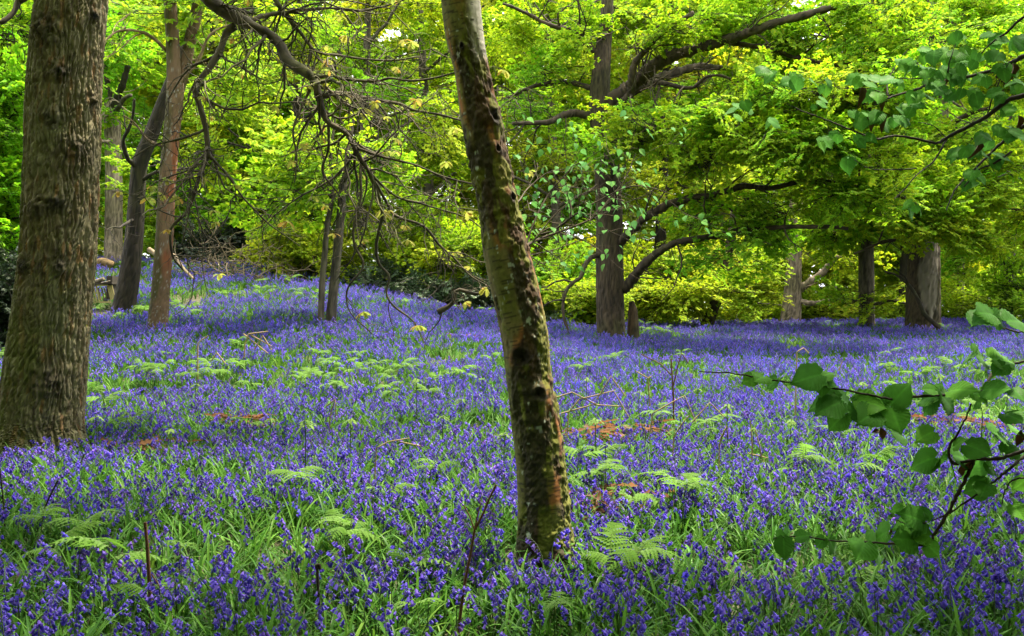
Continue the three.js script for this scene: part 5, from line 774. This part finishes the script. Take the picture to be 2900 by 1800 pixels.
    const l4 = [[1190, 240, 995, 300], [1230, 240, 1185, 415], [1290, 260, 1340, 360], [1320, 225, 1450, 245], [1500, 262, 1430, 355], [1550, 275, 1640, 360], [1420, 150, 1605, 215], [1180, 55, 1060, 100], [1600, 60, 1770, 115], [1720, 20, 1840, 50], [1690, 205, 1815, 140], [1560, 440, 1385, 490], [1555, 430, 1520, 515], [1560, 430, 1620, 480], [1120, 690, 1010, 570], [1110, 700, 840, 705], [1090, 690, 950, 620], [1130, 680, 1185, 745], [1150, 800, 1010, 770], [1040, 830, 890, 815], [860, 765, 735, 825], [720, 848, 890, 960], [690, 848, 640, 960], [660, 846, 575, 895], [400, 815, 335, 885], [440, 835, 495, 920], [270, 830, 305, 920], [130, 800, 5, 865], [110, 815, 115, 970], [200, 805, 300, 785], [130, 830, 15, 940], [1130, 860, 1230, 950], [1750, 580, 1840, 690], [1680, 585, 1760, 595], [1840, 400, 1740, 475], [880, 60, 1000, 90], [1330, 160, 1410, 100], [960, 600, 870, 620]];
    for (const [a, b, c, d] of l4) { const e = (r() - 0.5) * 0.16; put(o, Z4(a, b, e * 0.2), Z4(c, d, e), up()); }
    for (const [a, b, c, d] of [[800, 20, 830, 110], [740, 60, 800, 40], [1800, 40, 1790, 150], [870, 745, 875, 790], [1010, 870, 1015, 930], [1380, 290, 1380, 370], [1450, 270, 1400, 330]]) { const m = mesh('withered_leaf', withered, barkMat, o), p = Z4(a, b), q = Z4(c, d).sub(p), L = q.length() * 1.2; frame(p.sub(root), q, V(r() - 0.5, 0.2, 1)).scale(V(L, L, L)).decompose(m.position, m.quaternion, m.scale); }
  }
  { // upper branch
    const D = 6.0, root = V(4.0, 0.0, -6.3), Z = (x, y, e = 0) => at(2175 + x / 2.52, y / 2.52, D + e);
    root.y = H(root.x, root.z);
    const paths = [
      [[2300, 300], [1827, 400], [1750, 440], [1600, 500], [1400, 550], [1200, 555], [1100, 620], [880, 690], [760, 750]], [[1200, 555], [1000, 560], [850, 550]], [[2300, 540], [1827, 680], [1720, 710], [1560, 830], [1450, 890], [1280, 980], [1200, 1020], [1060, 990], [900, 970], [780, 990], [600, 930], [400, 850], [240, 790], [130, 740]],
      [[2300, 760], [1827, 900], [1700, 990], [1600, 1080], [1490, 1190], [1340, 1340], [1270, 1500]], [[1280, 980], [1180, 1150], [1080, 1230], [960, 1360], [900, 1420]], [[1740, 1080], [1600, 1170], [1500, 1210], [1400, 1330]], [[1440, 880], [1350, 840], [1260, 780]], [[1270, 980], [1180, 900], [1070, 870]], [[1270, 560], [1300, 420], [1340, 310]], [[860, 700], [850, 600], [920, 450], [1000, 350]], [[1060, 1200], [880, 1210], [720, 1200], [600, 1130]], [[2200, 50], [1827, 120], [1700, 230], [1600, 300], [1480, 420]], [[860, 680], [700, 630], [540, 630], [400, 600], [240, 545]], [[1560, 830], [1600, 700], [1660, 560], [1720, 440]]];
    const w = [[0.016, 0.004], [0.004, 0.002], [0.015, 0.002], [0.013, 0.003], [0.006, 0.002], [0.007, 0.003], [0.004, 0.002], [0.004, 0.002], [0.005, 0.0015], [0.005, 0.0015], [0.004, 0.0015], [0.01, 0.002], [0.003, 0.001], [0.005, 0.002]];
    const o = hazel('hazel branch with hanging fresh leaves filling the upper right corner', root, paths.map((p, k) => [p.map(([x, y], i) => Z(x, y, 0.25 * Math.sin(k * 2.1 + i * 0.5))), ...w[k]]), [root.clone().add(V(0, -0.1, 0)), V(4.05, 1.2, -6.2), V(4.0, 2.2, -6.1), Z(2300, 540)]);
    for (const [x, y] of [[2300, 300], [2300, 760], [2200, 50]]) { const u = new Buf(), s = V(4.0, 2.1, -6.12), e = Z(x, y), c = curve([s, s.clone().lerp(e, 0.5).add(V(0.1, 0, 0)), e], 8); tube(u, c, c.map((_, k) => lerp(0.018, 0.014, k / 8)), 7, twigCol); mesh('twig', u.geometry(root), barkMat, o); }
    const spots = [[1130, 400, 4], [1320, 270, 4], [1640, 290, 4], [680, 600, 4], [360, 620, 3], [190, 580, 4], [30, 520, 2], [360, 750, 2], [650, 850, 4], [970, 790, 5], [950, 870, 4], [400, 1040, 2], [680, 1020, 2], [610, 1180, 3], [1360, 1100, 4], [1480, 1100, 3], [1340, 420, 3], [1440, 400, 4], [1200, 520, 4], [900, 620, 3], [1200, 620, 5], [1480, 700, 5], [1330, 690, 4], [770, 680, 4], [1650, 1150, 3], [1470, 1250, 3], [1560, 1000, 3], [1450, 1310, 2], [1730, 770, 4], [1060, 1490, 3], [40, 890, 1], [-190, 770, 2], [-250, 830, 1], [1700, 520, 4], [1780, 640, 4], [1600, 420, 4], [1090, 700, 4], [840, 860, 3], [1240, 380, 3], [1760, 300, 3], [1770, 990, 3], [1690, 940, 3], [520, 990, 1], [1000, 480, 3], [1370, 560, 4], [1560, 560, 4], [1640, 700, 4], [1420, 480, 3], [1100, 520, 3]];
    o.userData.leafMost = 0.14; for (const [x, y, n] of spots) for (let k = 0; k < n * 1.1; k++) { const a = Z(x + (r() - 0.5) * 120, y - 30 + (r() - 0.5) * 60, (r() - 0.5) * 0.5), ang = (r() - 0.5) * 2.6, L = (0.085 + 0.05 * r()) * 0.82, c = a.clone().add(V(Math.sin(ang) * L, -Math.cos(ang) * L * (0.5 + 0.4 * r()), (r() - 0.35) * L * 0.9)); put(o, a, c, V((r() - 0.5) * 0.9, 0.9, 0.4 + 0.6 * r())); }
    for (const [x, y] of [[730, 800], [825, 800], [1290, 480], [1780, 820], [670, 620], [820, 650], [1500, 1000], [1740, 450]]) { const m = mesh('withered_leaf', withered, barkMat, o), p = Z(x, y), q = V((r() - 0.5) * 0.06, -0.1, 0.02), L = 0.1; frame(p.sub(root), q, V(r() - 0.5, 0.2, 1)).scale(V(L, L, L)).decompose(m.position, m.quaternion, m.scale); }
  }
}

// ---------------------------------------------------------------- render
const renderer = new THREE.WebGLRenderer({ antialias: true });
renderer.setSize(1024, 636);
renderer.toneMapping = THREE.LinearToneMapping;
renderer.toneMappingExposure = EXPOSURE;
renderer.shadowMap.enabled = true;
renderer.render(scene, camera);
